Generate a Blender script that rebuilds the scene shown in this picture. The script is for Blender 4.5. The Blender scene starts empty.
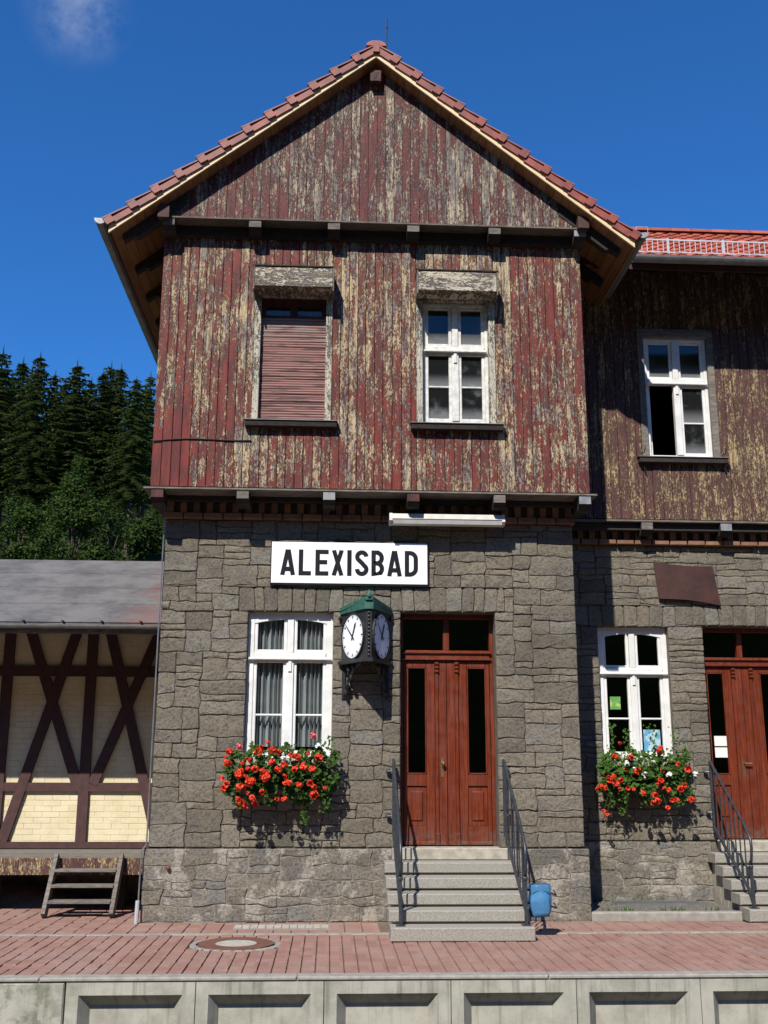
import bpy, math, random
from mathutils import Vector, Matrix

rnd = random.Random(7)
R = math.radians
scene = bpy.context.scene
COL = scene.collection

# ------------------------------------------------------------------ camera
FPX = 1040.0
cam_d = bpy.data.cameras.new('camera')
cam = bpy.data.objects.new('camera', cam_d)
COL.objects.link(cam)
CAM = Vector((0, -13.5, 1.85))
_p, _y, _r = R(13.7), R(2.9), R(0.22)
fw = Vector((math.sin(_y) * math.cos(_p), math.cos(_y) * math.cos(_p), math.sin(_p)))
rt = Vector((math.cos(_y), -math.sin(_y), 0))
up = rt.cross(fw)
r2 = rt * math.cos(_r) + up * math.sin(_r)
u2 = up * math.cos(_r) - rt * math.sin(_r)
M = Matrix(((r2.x, u2.x, -fw.x, CAM.x), (r2.y, u2.y, -fw.y, CAM.y), (r2.z, u2.z, -fw.z, CAM.z), (0, 0, 0, 1)))
cam.matrix_world = M
cam_d.sensor_fit = 'VERTICAL'
cam_d.sensor_height = 36.0
cam_d.lens = 36.0 * FPX / 1024.0
cam_d.clip_start = 0.1
cam_d.clip_end = 2000
scene.camera = cam

# ------------------------------------------------------------------ sky and sun
SUN_EL, SUN_AZ = R(45.5), R(22.8)          # azimuth: to the left of the facade's outward normal
to_sun = Vector((-math.sin(SUN_AZ) * math.cos(SUN_EL), -math.cos(SUN_AZ) * math.cos(SUN_EL), math.sin(SUN_EL)))
world = bpy.data.worlds.new('World')
scene.world = world
world.use_nodes = True
wt = world.node_tree
bg = wt.nodes['Background']
sky = wt.nodes.new('ShaderNodeTexSky')
sky.sky_type = 'NISHITA'
sky.sun_disc = False
sky.sun_elevation = SUN_EL
sky.sun_rotation = math.atan2(to_sun.x, to_sun.y)
sky.altitude = 400
sky.air_density = 1.0
sky.dust_density = 0.15
sky.ozone_density = 4.0
# one thin wisp of cloud high in the sky
tc = wt.nodes.new('ShaderNodeTexCoord')
dirw = (fw + r2 * ((78 - 384) / FPX) - u2 * ((10 - 512) / FPX)).normalized()
dist = wt.nodes.new('ShaderNodeVectorMath'); dist.operation = 'DISTANCE'
nz = wt.nodes.new('ShaderNodeTexNoise'); nz.inputs['Scale'].default_value = 22; nz.inputs['Detail'].default_value = 6
nz.inputs['Roughness'].default_value = 0.62
wt.links.new(tc.outputs['Generated'], nz.inputs['Vector'])
wt.links.new(tc.outputs['Generated'], dist.inputs[0]); dist.inputs[1].default_value = dirw
mr = wt.nodes.new('ShaderNodeMapRange'); mr.interpolation_type = 'SMOOTHSTEP'
wt.links.new(dist.outputs['Value'], mr.inputs['Value'])
mr.inputs['From Min'].default_value = 0.005; mr.inputs['From Max'].default_value = 0.052
mr.inputs['To Min'].default_value = 1; mr.inputs['To Max'].default_value = 0
mr2 = wt.nodes.new('ShaderNodeMapRange')
wt.links.new(nz.outputs['Fac'], mr2.inputs['Value'])
mr2.inputs['From Min'].default_value = 0.36; mr2.inputs['From Max'].default_value = 0.7
mul = wt.nodes.new('ShaderNodeMath'); mul.operation = 'MULTIPLY'
wt.links.new(mr.outputs[0], mul.inputs[0]); wt.links.new(mr2.outputs[0], mul.inputs[1])
mul2 = wt.nodes.new('ShaderNodeMath'); mul2.operation = 'MULTIPLY'; mul2.inputs[1].default_value = 0.42
wt.links.new(mul.outputs[0], mul2.inputs[0])
cm = wt.nodes.new('ShaderNodeMix'); cm.data_type = 'RGBA'
wt.links.new(mul2.outputs[0], cm.inputs[0]); tint = wt.nodes.new('ShaderNodeMix'); tint.data_type = 'RGBA'; tint.blend_type = 'MULTIPLY'; tint.inputs[0].default_value = 1
tint.inputs[7].default_value = (0.42, 1.18, 1.95, 1)      # the deep polarised blue of the photograph
wt.links.new(sky.outputs[0], tint.inputs[6]); wt.links.new(tint.outputs[2], cm.inputs[6])
cm.inputs[7].default_value = (7.5, 8.2, 9.5, 1)
wt.links.new(cm.outputs[2], bg.inputs['Color'])
bg.inputs['Strength'].default_value = 0.06

sun_d = bpy.data.lights.new('sun', 'SUN')
sun_d.energy = 4.6
sun_d.angle = R(0.53)
sun_d.color = (1.0, 0.955, 0.89)
sun = bpy.data.objects.new('sun', sun_d)
COL.objects.link(sun)
sun.rotation_euler = to_sun.to_track_quat('Z', 'Y').to_euler()
sun.location = to_sun * 60

scene.view_settings.view_transform = 'Standard'
scene.view_settings.look = 'None'
scene.view_settings.gamma = 1
scene.view_settings.use_curve_mapping = False
scene.view_settings.exposure = 0.5

# ------------------------------------------------------------------ helpers: materials
MATS = {}


class NT:
    def __init__(s, name):
        s.m = bpy.data.materials.new(name); s.m.use_nodes = True
        s.t = s.m.node_tree; s.n = s.t.nodes; s.l = s.t.links
        s.b = s.n['Principled BSDF']; s.out = s.n['Material Output']
        MATS[name] = s.m

    def node(s, typ, **kw):
        nd = s.n.new('ShaderNode' + typ)
        for k, v in kw.items():
            if hasattr(nd, k) and k not in ('Scale', 'Detail'): setattr(nd, k, v)
        return nd

    def put(s, sock, v):
        if isinstance(v, bpy.types.NodeSocket): s.l.new(v, sock)
        elif isinstance(v, (tuple, list)) and len(v) == 3 and sock.type == 'RGBA': sock.default_value = (*v, 1)
        else: sock.default_value = v

    def pos(s):
        return s.node('NewGeometry').outputs['Position']

    def objrand(s):
        return s.node('ObjectInfo').outputs['Random']

    def vmul(s, v, sc, off=None):
        a = s.node('VectorMath', operation='MULTIPLY'); s.put(a.inputs[0], v); s.put(a.inputs[1], sc)
        o = a.outputs[0]
        if off is not None:
            b = s.node('VectorMath', operation='ADD'); s.put(b.inputs[0], o); s.put(b.inputs[1], off); o = b.outputs[0]
        return o

    def math(s, op, a, b=0.0, clamp=False):
        m = s.node('Math', operation=op, use_clamp=clamp); s.put(m.inputs[0], a); s.put(m.inputs[1], b)
        return m.outputs[0]

    def noise(s, v, scale, detail=4, rough=0.55, dist=0.0):
        n = s.node('TexNoise'); s.put(n.inputs['Vector'], v); n.inputs['Scale'].default_value = scale
        n.inputs['Detail'].default_value = detail; n.inputs['Roughness'].default_value = rough
        n.inputs['Distortion'].default_value = dist
        return n.outputs['Fac']

    def ramp(s, v, a, b, lo=0.0, hi=1.0, smooth=True):
        m = s.node('MapRange'); m.interpolation_type = 'SMOOTHSTEP' if smooth else 'LINEAR'
        s.put(m.inputs['Value'], v)
        s.put(m.inputs['From Min'], a); s.put(m.inputs['From Max'], b)
        m.inputs['To Min'].default_value = lo; m.inputs['To Max'].default_value = hi
        return m.outputs[0]

    def mix(s, f, a, b, blend='MIX'):
        m = s.node('Mix', data_type='RGBA', blend_type=blend); s.put(m.inputs[0], f); s.put(m.inputs[6], a); s.put(m.inputs[7], b)
        return m.outputs[2]

    def sep(s, v):
        n = s.node('SeparateXYZ'); s.put(n.inputs[0], v); return n.outputs

    def comb(s, x, y, z):
        n = s.node('CombineXYZ')
        for i, v in enumerate((x, y, z)): s.put(n.inputs[i], v)
        return n.outputs[0]

    def bump(s, h, strength=0.4, dist=0.01):
        b = s.node('Bump'); s.put(b.inputs['Height'], h); b.inputs['Strength'].default_value = strength
        b.inputs['Distance'].default_value = dist
        s.l.new(b.outputs[0], s.b.inputs['Normal'])

    def col(s, c): s.put(s.b.inputs['Base Color'], c)

    def set(s, rough=0.8, metal=0.0, spec=0.5, **kw):
        s.put(s.b.inputs['Roughness'], rough); s.b.inputs['Metallic'].default_value = metal
        s.b.inputs['Specular IOR Level'].default_value = spec
        for k, v in kw.items(): s.put(s.b.inputs[k], v)


def mat_generic(name, c1, c2, scale=6.0, rough=0.8, metal=0.0, spec=0.4, bump=0.2, bscale=40.0, stretch=(1, 1, 1), var=0.0, bdist=0.006):
    t = NT(name); p = t.vmul(t.pos(), stretch)
    r = t.objrand()
    p2 = t.vmul(p, (1, 1, 1), t.comb(t.math('MULTIPLY', r, 37.0), t.math('MULTIPLY', r, 11.0), t.math('MULTIPLY', r, 23.0))) if var else p
    c = t.mix(t.ramp(t.noise(p2, scale, 5, 0.6), 0.3, 0.7), c1, c2)
    if var:
        c = t.mix(1.0, c, t.comb(*[t.ramp(r, 0, 1, 1 - var, 1 + var, False)] * 3), 'MULTIPLY')
    t.col(c); t.set(rough, metal, spec)
    if bump: t.bump(t.noise(p2, bscale, 5, 0.65), bump, bdist)
    return t.m


def mat_peeling(name, paint1, paint2, ochre, grey, thr, blotch=0.16, ochre_amt=0.5, fine=1.0, lying=False, keep=False):
    """weathered boards: flaking paint over ochre undercoat and bare grey wood"""
    t = NT(name); P = t.pos(); r = t.objrand()
    off = t.comb(t.math('MULTIPLY', r, 91.0), 0.0, t.math('MULTIPLY', r, 57.0))
    pl = t.vmul(P, (1, 1, 1), off)
    if lying:      # grain runs along x instead of z
        q_ = t.sep(pl); pl = t.comb(q_[2], q_[1], q_[0])
    big = t.noise(P, 0.9, 3, 0.6)
    lo = t.noise(t.vmul(pl, (12, 4, 1.6)), 1.0, 3, 0.6, 0.3)
    mid = t.noise(t.vmul(pl, (36, 6, 15)), fine, 5, 0.68, 0.8)
    fin = t.noise(t.vmul(pl, (95, 9, 36)), fine, 3, 0.65, 0.5)
    v = t.math('ADD', t.math('ADD', t.math('MULTIPLY', mid, 0.45), t.math('MULTIPLY', fin, 0.27)), t.math('MULTIPLY', lo, 0.28))
    v = t.math('ADD', v, t.math('MULTIPLY', t.math('SUBTRACT', big, 0.5), blotch * 2.5))
    v = t.math('ADD', v, t.math('MULTIPLY', t.math('SUBTRACT', r, 0.5), 0.05))
    if keep:       # the lower left corner was repainted once and keeps more of its coat
        sp = t.sep(P)
        v = t.math('ADD', v, t.math('MULTIPLY', t.math('MULTIPLY', t.ramp(sp[0], -0.9, -2.2), t.ramp(sp[2], 6.9, 5.6)), 0.09))
    paint = t.ramp(v, thr - 0.012, thr + 0.012)
    och = t.ramp(t.noise(t.vmul(pl, (16, 4, 2.4), (31, 7, 3)), 1.0, 4, 0.65), 0.62 - ochre_amt * 0.25, 0.68 - ochre_amt * 0.25)
    grain = t.noise(t.vmul(pl, (110, 20, 3.2)), 1.0, 4, 0.7)
    wood = t.mix(och, grey, ochre)
    wood = t.mix(t.ramp(grain, 0.32, 0.60, 0.7, 0.0), wood, (0.035, 0.027, 0.022))
    pc = t.mix(t.ramp(t.noise(t.vmul(pl, (9, 3, 2.5)), 1.0, 3), 0.35, 0.65), paint1, paint2)
    pc = t.mix(t.ramp(grain, 0.28, 0.52, 0.5, 0.0), pc, (0.02, 0.010, 0.009))
    rim = t.math('MULTIPLY', t.ramp(v, thr - 0.045, thr - 0.012), t.ramp(v, thr - 0.012, thr + 0.004, 1, 0))
    wood = t.mix(t.math('MULTIPLY', rim, 0.85), wood, (0.02, 0.014, 0.012))
    pit = t.ramp(t.noise(t.vmul(pl, (130, 30, 20), (3, 9, 1)), 1.0, 3, 0.6), 0.58, 0.66, 0, 0.8)
    t.col(t.mix(pit, t.mix(paint, wood, pc), (0.018, 0.011, 0.010)))
    t.set(t.ramp(paint, 0, 1, 0.9, 0.6, False), 0, 0.25)
    t.bump(t.math('ADD', t.math('MULTIPLY', paint, 0.7), t.math('MULTIPLY', grain, 0.5)), 0.7, 0.008)
    return t.m


def mat_stone(name, cols, lime=0.0, bump=0.75, dark=0.25):
    t = NT(name); P = t.pos(); r = t.objrand()
    p = t.vmul(P, (1, 1, 1), t.comb(t.math('MULTIPLY', r, 41.0), t.math('MULTIPLY', r, 13.0), t.math('MULTIPLY', r, 29.0)))
    n1 = t.noise(p, 5, 6, 0.62); n2 = t.noise(p, 30, 6, 0.72); n3 = t.noise(p, 120, 3, 0.6)
    r2_ = t.math('FRACT', t.math('MULTIPLY', r, 17.3))
    c = t.mix(t.ramp(r, 0.1, 0.9), cols[0], cols[1])
    c = t.mix(t.ramp(r2_, 0.72, 0.95, 0, 0.8), c, cols[3])
    c = t.mix(t.ramp(n1, 0.38, 0.68), c, cols[2])
    c = t.mix(1.0, c, t.comb(*[t.ramp(r2_, 0, 1, 0.84, 1.14, False)] * 3), 'MULTIPLY')
    c = t.mix(t.ramp(n2, 0.34, 0.54, dark + 0.35, 0.0), c, (0.030, 0.026, 0.020))
    c = t.mix(t.ramp(n3, 0.55, 0.75, 0.0, 0.35), c, (0.34, 0.305, 0.24))
    # soot and damp in soft patches over whole areas of wall
    c = t.mix(t.ramp(t.noise(P, 0.8, 5, 0.65), 0.45, 0.7, 0, 0.35), c, (0.07, 0.06, 0.047))
    if lime:
        l = t.ramp(t.noise(P, 3.0, 6, 0.7), 0.50, 0.60)
        l = t.math('MULTIPLY', l, t.ramp(n2, 0.35, 0.6, 0.3, 1.0))
        c = t.mix(t.math('MULTIPLY', l, lime), c, (0.40, 0.36, 0.295))
        d = t.ramp(t.noise(t.vmul(P, (1, 1, 0.6), (9, 4, 2)), 2.3, 6, 0.7), 0.55, 0.68, 0, 0.6)
        c = t.mix(d, c, (0.085, 0.08, 0.075))
    t.col(c); t.set(0.95, 0, 0.2)
    t.bump(t.math('ADD', t.math('ADD', t.math('MULTIPLY', n1, 0.9), t.math('MULTIPLY', n2, 0.8)), t.math('MULTIPLY', n3, 0.16)), bump, 0.03)
    return t.m


STONE = mat_stone('sandstone', ((0.230, 0.200, 0.150), (0.158, 0.141, 0.113), (0.205, 0.177, 0.130), (0.195, 0.184, 0.160)), bump=0.85)
PLINTH = mat_stone('plinth_stone', ((0.25, 0.218, 0.168), (0.185, 0.172, 0.148), (0.22, 0.195, 0.152), (0.17, 0.165, 0.155)), lime=0.9, bump=0.9)
mat_generic('mortar', (0.15, 0.13, 0.10), (0.085, 0.074, 0.058), 9, 0.95, bump=0.5, bscale=60)
mat_generic('lime_mortar', (0.27, 0.24, 0.19), (0.17, 0.152, 0.122), 5, 0.95, bump=0.6, bscale=40, bdist=0.015)
mat_peeling('peeling_red', (0.190, 0.029, 0.020), (0.100, 0.022, 0.019), (0.52, 0.405, 0.245), (0.26, 0.215, 0.18), 0.505, 0.08, 0.64, keep=True)
mat_peeling('peeling_gable', (0.150, 0.027, 0.022), (0.085, 0.020, 0.018), (0.47, 0.385, 0.27), (0.22, 0.19, 0.165), 0.492, 0.08, 0.5)
mat_peeling('peeling_brown', (0.105, 0.044, 0.040), (0.080, 0.034, 0.030), (0.46, 0.34, 0.18), (0.32, 0.24, 0.15), 0.488, 0.07, 0.8)
mat_peeling('peeling_dark', (0.10, 0.03, 0.027), (0.05, 0.022, 0.02), (0.12, 0.09, 0.065), (0.10, 0.085, 0.07), 0.42, 0.1, 0.2)
mat_peeling('peeling_cream', (0.50, 0.45, 0.34), (0.44, 0.40, 0.31), (0.34, 0.28, 0.19), (0.19, 0.165, 0.135), 0.47, 0.05, 0.35)
mat_peeling('cream_board', (0.52, 0.46, 0.34), (0.42, 0.38, 0.29), (0.30, 0.24, 0.16), (0.17, 0.15, 0.125), 0.49, 0.05, 0.35, 1.0, True)
mat_generic('old_timber', (0.045, 0.034, 0.027), (0.020, 0.016, 0.014), 8, 0.9, bump=0.4, bscale=30, stretch=(2, 2, 6), var=0.2)
mat_generic('grey_timber', (0.20, 0.175, 0.145), (0.10, 0.088, 0.075), 7, 0.9, bump=0.5, bscale=30, stretch=(1, 3, 5), var=0.15)
mat_generic('dark_beam', (0.075, 0.030, 0.027), (0.045, 0.022, 0.020), 9, 0.75, bump=0.3, bscale=50)
mat_generic('soffit_wood', (0.33, 0.165, 0.065), (0.24, 0.115, 0.045), 5, 0.6, bump=0.25, bscale=20, stretch=(4, 0.4, 4), var=0.18)
mat_generic('verge_wood', (0.74, 0.56, 0.33), (0.66, 0.47, 0.25), 4, 0.55, bump=0.2, bscale=14, stretch=(1, 3, 3))
mat_generic('roof_tile', (0.26, 0.054, 0.032), (0.15, 0.032, 0.022), 7, 0.55, spec=0.5, bump=0.2, bscale=60, var=0.18)
mat_generic('orange_tile', (0.40, 0.088, 0.042), (0.27, 0.060, 0.034), 3, 0.7, bump=0.25, bscale=60, var=0.25)
mat_generic('zinc', (0.25, 0.255, 0.25), (0.17, 0.174, 0.172), 5, 0.5, metal=0.5, bump=0.1, bscale=30)
mat_generic('cap_zinc', (0.30, 0.31, 0.31), (0.2, 0.205, 0.21), 9, 0.5, metal=0.3, bump=0.2)
mat_generic('bright_zinc', (0.62, 0.64, 0.65), (0.5, 0.52, 0.53), 5, 0.4, metal=0.35, bump=0.0)
mat_generic('white_paint', (0.74, 0.735, 0.70), (0.62, 0.61, 0.575), 5, 0.4, spec=0.5, bump=0.08, bscale=25)
mat_generic('old_white_paint', (0.70, 0.685, 0.63), (0.50, 0.48, 0.43), 14, 0.5, bump=0.35, bscale=30)
mat_generic('enamel_white', (0.86, 0.87, 0.88), (0.83, 0.84, 0.86), 4, 0.2, spec=0.5, bump=0)
mat_generic('enamel_black', (0.012, 0.012, 0.014), (0.018, 0.018, 0.02), 6, 0.3, bump=0)
mat_generic('cast_iron', (0.016, 0.017, 0.018), (0.032, 0.033, 0.034), 20, 0.42, metal=0.2, spec=0.5, bump=0.25, bscale=90)
mat_generic('rail_iron', (0.030, 0.035, 0.041), (0.050, 0.055, 0.062), 16, 0.42, metal=0.25, spec=0.5, bump=0.15, bscale=90)
mat_generic('verdigris', (0.018, 0.075, 0.048), (0.045, 0.145, 0.105), 12, 0.6, metal=0.1, bump=0.2, bscale=60)
mat_generic('granite', (0.33, 0.305, 0.255), (0.20, 0.183, 0.152), 70, 0.85, bump=0.35, bscale=140)
mat_generic('worn_granite', (0.42, 0.38, 0.30), (0.27, 0.24, 0.19), 9, 0.9, bump=0.4, bscale=70)
mat_generic('kerb_stone', (0.31, 0.285, 0.235), (0.22, 0.20, 0.17), 10, 0.9, bump=0.35, bscale=70)
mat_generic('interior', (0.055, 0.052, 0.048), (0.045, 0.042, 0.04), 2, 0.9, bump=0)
mat_generic('curtain', (0.36, 0.37, 0.375), (0.28, 0.285, 0.295), 4, 0.9, bump=0)
mat_generic('brick_brown', (0.235, 0.125, 0.075), (0.17, 0.085, 0.05), 9, 0.9, bump=0.4, bscale=60, var=0.25)
mat_generic('blue_plastic', (0.062, 0.20, 0.37), (0.045, 0.155, 0.30), 5, 0.35, spec=0.5, bump=0.3, bscale=16, bdist=0.02)
mat_generic('black_plastic', (0.012, 0.012, 0.013), (0.02, 0.02, 0.02), 6, 0.5, bump=0)
mat_generic('rust', (0.062, 0.022, 0.016), (0.034, 0.014, 0.012), 5, 0.7, bump=0.3, bscale=40)
mat_generic('rust_faint', (0.045, 0.022, 0.019), (0.062, 0.03, 0.025), 12, 0.75, bump=0.2)
mat_generic('manhole_rust', (0.18, 0.075, 0.045), (0.115, 0.05, 0.035), 12, 0.7, bump=0.5, bscale=90)
mat_generic('concrete_light', (0.40, 0.375, 0.315), (0.31, 0.29, 0.24), 12, 0.9, bump=0.3, bscale=80)
mat_generic('joint_sand', (0.17, 0.115, 0.09), (0.12, 0.08, 0.065), 20, 0.95, bump=0.3)
mat_generic('ballast', (0.06, 0.05, 0.042), (0.032, 0.028, 0.024), 9, 0.95, bump=0.8, bscale=25, bdist=0.04)
mat_generic('gravel', (0.24, 0.215, 0.18), (0.12, 0.105, 0.088), 55, 0.95, bump=0.9, bscale=60, bdist=0.03)
mat_generic('paper', (0.75, 0.73, 0.68), (0.68, 0.66, 0.62), 8, 0.8, bump=0)
mat_generic('brass', (0.45, 0.36, 0.2), (0.35, 0.27, 0.15), 10, 0.35, metal=0.9, bump=0)
mat_generic('lamp_plastic', (0.72, 0.71, 0.67), (0.60, 0.59, 0.54), 7, 0.4, bump=0.05)
mat_generic('lamp_metal', (0.60, 0.55, 0.49), (0.5, 0.45, 0.4), 9, 0.4, bump=0.05)
mat_generic('bark', (0.11, 0.08, 0.06), (0.055, 0.042, 0.034), 3, 0.95, bump=0.5, bscale=10)
mat_generic('forest_floor', (0.035, 0.045, 0.018), (0.02, 0.028, 0.012), 0.3, 1.0, spec=0.0, bump=0)
mat_generic('cloth_dark', (0.02, 0.02, 0.02), (0.03, 0.03, 0.03), 9, 0.9, bump=0)


def _shutter():
    t = NT('shutter'); P = t.pos(); r = t.objrand()
    p = t.vmul(P, (1, 1, 1), t.comb(t.math('MULTIPLY', r, 17.0), 0.0, t.math('MULTIPLY', r, 9.0)))
    a = t.noise(t.vmul(p, (2.2, 1, 26)), 1.0, 5, 0.65)
    z = t.sep(P)[2]
    c = t.mix(t.ramp(a, 0.49, 0.60, 0, 0.9), (0.255, 0.128, 0.110), (0.085, 0.056, 0.050))
    up_ = t.math('MULTIPLY', t.ramp(z, 7.3, 7.65), t.ramp(t.noise(t.vmul(P, (3, 1, 9)), 1.0, 3), 0.35, 0.55))
    c = t.mix(up_, c, (0.25, 0.195, 0.175))
    t.col(c); t.set(0.75, 0, 0.3); t.bump(a, 0.3, 0.006)


def _door():
    t = NT('door_wood'); P = t.pos(); r = t.objrand()
    p = t.vmul(P, (1, 1, 1), t.comb(t.math('MULTIPLY', r, 17.0), t.math('MULTIPLY', r, 5.0), t.math('MULTIPLY', r, 9.0)))
    g = t.noise(t.vmul(p, (70, 30, 3.0)), 1.0, 5, 0.65)
    b = t.noise(t.vmul(p, (9, 5, 0.8)), 1.0, 3, 0.6)
    c = t.mix(t.ramp(g, 0.3, 0.7), (0.085, 0.014, 0.005), (0.20, 0.036, 0.010))
    c = t.mix(t.ramp(b, 0.35, 0.7, 0, 0.5), c, (0.070, 0.013, 0.006))
    c = t.mix(t.math('MULTIPLY', t.ramp(t.sep(P)[2], 1.15, 0.86), t.ramp(t.noise(P, 14, 5, 0.7), 0.4, 0.65)), c, (0.10, 0.07, 0.055))
    t.col(c); t.set(t.ramp(t.noise(P, 6, 4, 0.6), 0.3, 0.7, 0.32, 0.55), 0, 0.45); t.bump(g, 0.15, 0.003)
    t.b.inputs['Coat Weight'].default_value = 0.15; t.b.inputs['Coat Roughness'].default_value = 0.2


def _glass(name, tint, dust=0.0):
    t = NT(name)
    tr = t.node('BsdfTransparent'); tr.inputs[0].default_value = (*tint, 1)
    gl = t.node('BsdfGlossy'); gl.inputs['Roughness'].default_value = 0.02
    lw = t.node('LayerWeight'); lw.inputs[0].default_value = 0.5
    fr = t.math('ADD', t.math('MULTIPLY', t.math('POWER', lw.outputs['Facing'], 5.0), 0.94), 0.04)
    m = t.node('MixShader'); t.l.new(fr, m.inputs[0]); t.l.new(tr.outputs[0], m.inputs[1]); t.l.new(gl.outputs[0], m.inputs[2])
    out = m.outputs[0]
    if dust:
        P = t.pos(); tcn = t.node('TexCoord')
        z = t.sep(tcn.outputs['Generated'])[2]
        f = t.math('ADD', t.ramp(t.noise(P, 5, 5, 0.6), 0.5, 0.95), t.ramp(z, 0.0, 0.45, 0.8, 0.05))
        f = t.math('MULTIPLY', f, dust, True)
        df = t.node('BsdfDiffuse'); df.inputs[0].default_value = (0.34, 0.35, 0.36, 1)
        m2 = t.node('MixShader'); t.l.new(f, m2.inputs[0]); t.l.new(out, m2.inputs[1]); t.l.new(df.outputs[0], m2.inputs[2]); out = m2.outputs[0]
    t.l.new(out, t.out.inputs[0])


def _paver():
    t = NT('paver'); P = t.pos(); s = t.sep(P)
    cell = t.comb(t.math('FLOOR', t.math('MULTIPLY', s[0], 1 / 0.135)), t.math('FLOOR', t.math('MULTIPLY', s[1], 1 / 0.205)), 0.0)
    w = t.node('TexWhiteNoise'); t.put(w.inputs['Vector'], cell)
    c = t.mix(w.outputs['Value'], (0.325, 0.185, 0.142), (0.255, 0.140, 0.108))
    c = t.mix(t.ramp(t.noise(P, 1.1, 5, 0.65), 0.42, 0.7, 0, 0.6), c, (0.31, 0.225, 0.18))
    c = t.mix(t.ramp(t.noise(P, 45, 4, 0.6), 0.3, 0.7, 0.25, 0.0), c, (0.10, 0.05, 0.04))
    t.col(c); t.set(0.9, 0, 0.25); t.bump(t.noise(P, 90, 4, 0.6), 0.35, 0.004)


def _panel_concrete():
    t = NT('panel_concrete'); P = t.pos()
    c = t.mix(t.ramp(t.noise(P, 4, 6, 0.65), 0.35, 0.7), (0.39, 0.37, 0.305), (0.275, 0.262, 0.21))
    st = t.noise(t.vmul(P, (16, 4, 0.9)), 1.0, 5, 0.6)
    z = t.sep(P)[2]
    c = t.mix(t.math('MULTIPLY', t.ramp(st, 0.50, 0.70, 0, 0.5), t.ramp(z, -0.9, -0.02, 0.35, 1.0)), c, (0.09, 0.088, 0.062))
    x = t.sep(P)[0]
    moss = t.math('MULTIPLY', t.ramp(x, -2.0, -2.6), t.ramp(t.noise(P, 7, 6, 0.7), 0.46, 0.62))
    c = t.mix(t.math('MULTIPLY', moss, 0.6), c, (0.095, 0.105, 0.055))
    t.col(c); t.set(0.92, 0, 0.25); t.bump(t.noise(P, 60, 5, 0.65), 0.4, 0.006)


def _bitumen():
    t = NT('bitumen'); P = t.pos(); s = t.sep(P)
    c = t.mix(t.ramp(t.noise(P, 1.4, 6, 0.7), 0.38, 0.64), (0.145, 0.138, 0.132), (0.078, 0.075, 0.074))
    c = t.mix(t.ramp(t.noise(t.vmul(P, (1, 1, 1)), 18, 4, 0.6), 0.4, 0.7, 0, 0.3), c, (0.165, 0.155, 0.148))
    red = t.math('MULTIPLY', t.ramp(s[0], -3.15, -2.4), t.ramp(t.noise(t.vmul(P, (0.8, 0.8, 0.8), (3, 1, 0)), 1.6, 4, 0.6, 0.8), 0.36, 0.62))
    c = t.mix(t.math('MULTIPLY', red, 0.75), c, (0.17, 0.065, 0.055))
    t.col(c); t.set(0.85, 0, 0.3); t.bump(t.noise(P, 50, 4, 0.6), 0.3, 0.005)


def _shed_brick():
    t = NT('cream_brick'); P = t.pos()
    c = t.mix(t.ramp(t.noise(P, 3, 5, 0.6), 0.35, 0.7), (0.66, 0.575, 0.385), (0.58, 0.495, 0.315))
    c = t.mix(t.ramp(t.noise(t.vmul(P, (0.7, 1, 2.2)), 3.5, 6, 0.7), 0.55, 0.75, 0, 0.4), c, (0.25, 0.20, 0.12))
    t.col(c); t.set(0.85, 0, 0.3); t.bump(t.noise(P, 40, 4, 0.6), 0.35, 0.006)


def _leaf(name, c1, c2, c3, trans=0.25, scale=1.2):
    t = NT(name); P = t.pos(); r = t.objrand()
    n = t.noise(P, scale, 4, 0.6)
    c = t.mix(t.ramp(n, 0.35, 0.65), c1, c2)
    c = t.mix(t.ramp(t.noise(P, scale * 9, 2, 0.5), 0.45, 0.7, 0, 0.8), c, c3)
    c = t.mix(1.0, c, t.comb(*[t.ramp(r, 0, 1, 0.8, 1.2, False)] * 3), 'MULTIPLY')
    t.col(c); t.set(0.8, 0, 0.08)
    tl = t.node('BsdfTranslucent'); t.put(tl.inputs[0], c)
    m = t.node('MixShader'); m.inputs[0].default_value = trans
    t.l.new(t.b.outputs[0], m.inputs[1]); t.l.new(tl.outputs[0], m.inputs[2]); t.l.new(m.outputs[0], t.out.inputs[0])


def _poster():
    t = NT('poster_green'); P = t.pos()
    c = t.mix(t.ramp(t.noise(P, 14, 2), 0.42, 0.56), (0.62, 0.66, 0.22), (0.16, 0.42, 0.10)); t.col(c); t.set(0.5)
    t = NT('poster_blue'); P = t.pos()
    c = t.mix(t.ramp(t.noise(P, 12, 3), 0.42, 0.58), (0.16, 0.45, 0.72), (0.62, 0.74, 0.80)); t.col(c); t.set(0.5)


_shutter(); _door(); _glass('glass', (0.93, 0.95, 0.94)); _glass('dusty_glass', (0.75, 0.77, 0.76), 0.42)
_paver(); _panel_concrete(); _bitumen(); _shed_brick(); _poster()
_leaf('geranium_leaf', (0.060, 0.125, 0.022), (0.040, 0.090, 0.018), (0.10, 0.17, 0.04), 0.25, 9)
_leaf('needles', (0.066, 0.090, 0.026), (0.046, 0.070, 0.023), (0.090, 0.114, 0.034), 0.3, 0.25)
_leaf('broadleaf', (0.044, 0.076, 0.015), (0.033, 0.062, 0.013), (0.056, 0.092, 0.020), 0.3, 0.3)
mat_generic('geranium_red', (0.80, 0.070, 0.020), (0.62, 0.035, 0.014), 30, 0.6, bump=0, var=0.15)
mat_generic('geranium_pink', (0.75, 0.16, 0.17), (0.66, 0.12, 0.14), 30, 0.6, bump=0)
mat_generic('geranium_white', (0.8, 0.8, 0.76), (0.74, 0.74, 0.7), 30, 0.6, bump=0)

# ------------------------------------------------------------------ helpers: geometry
ORG = {}


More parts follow.
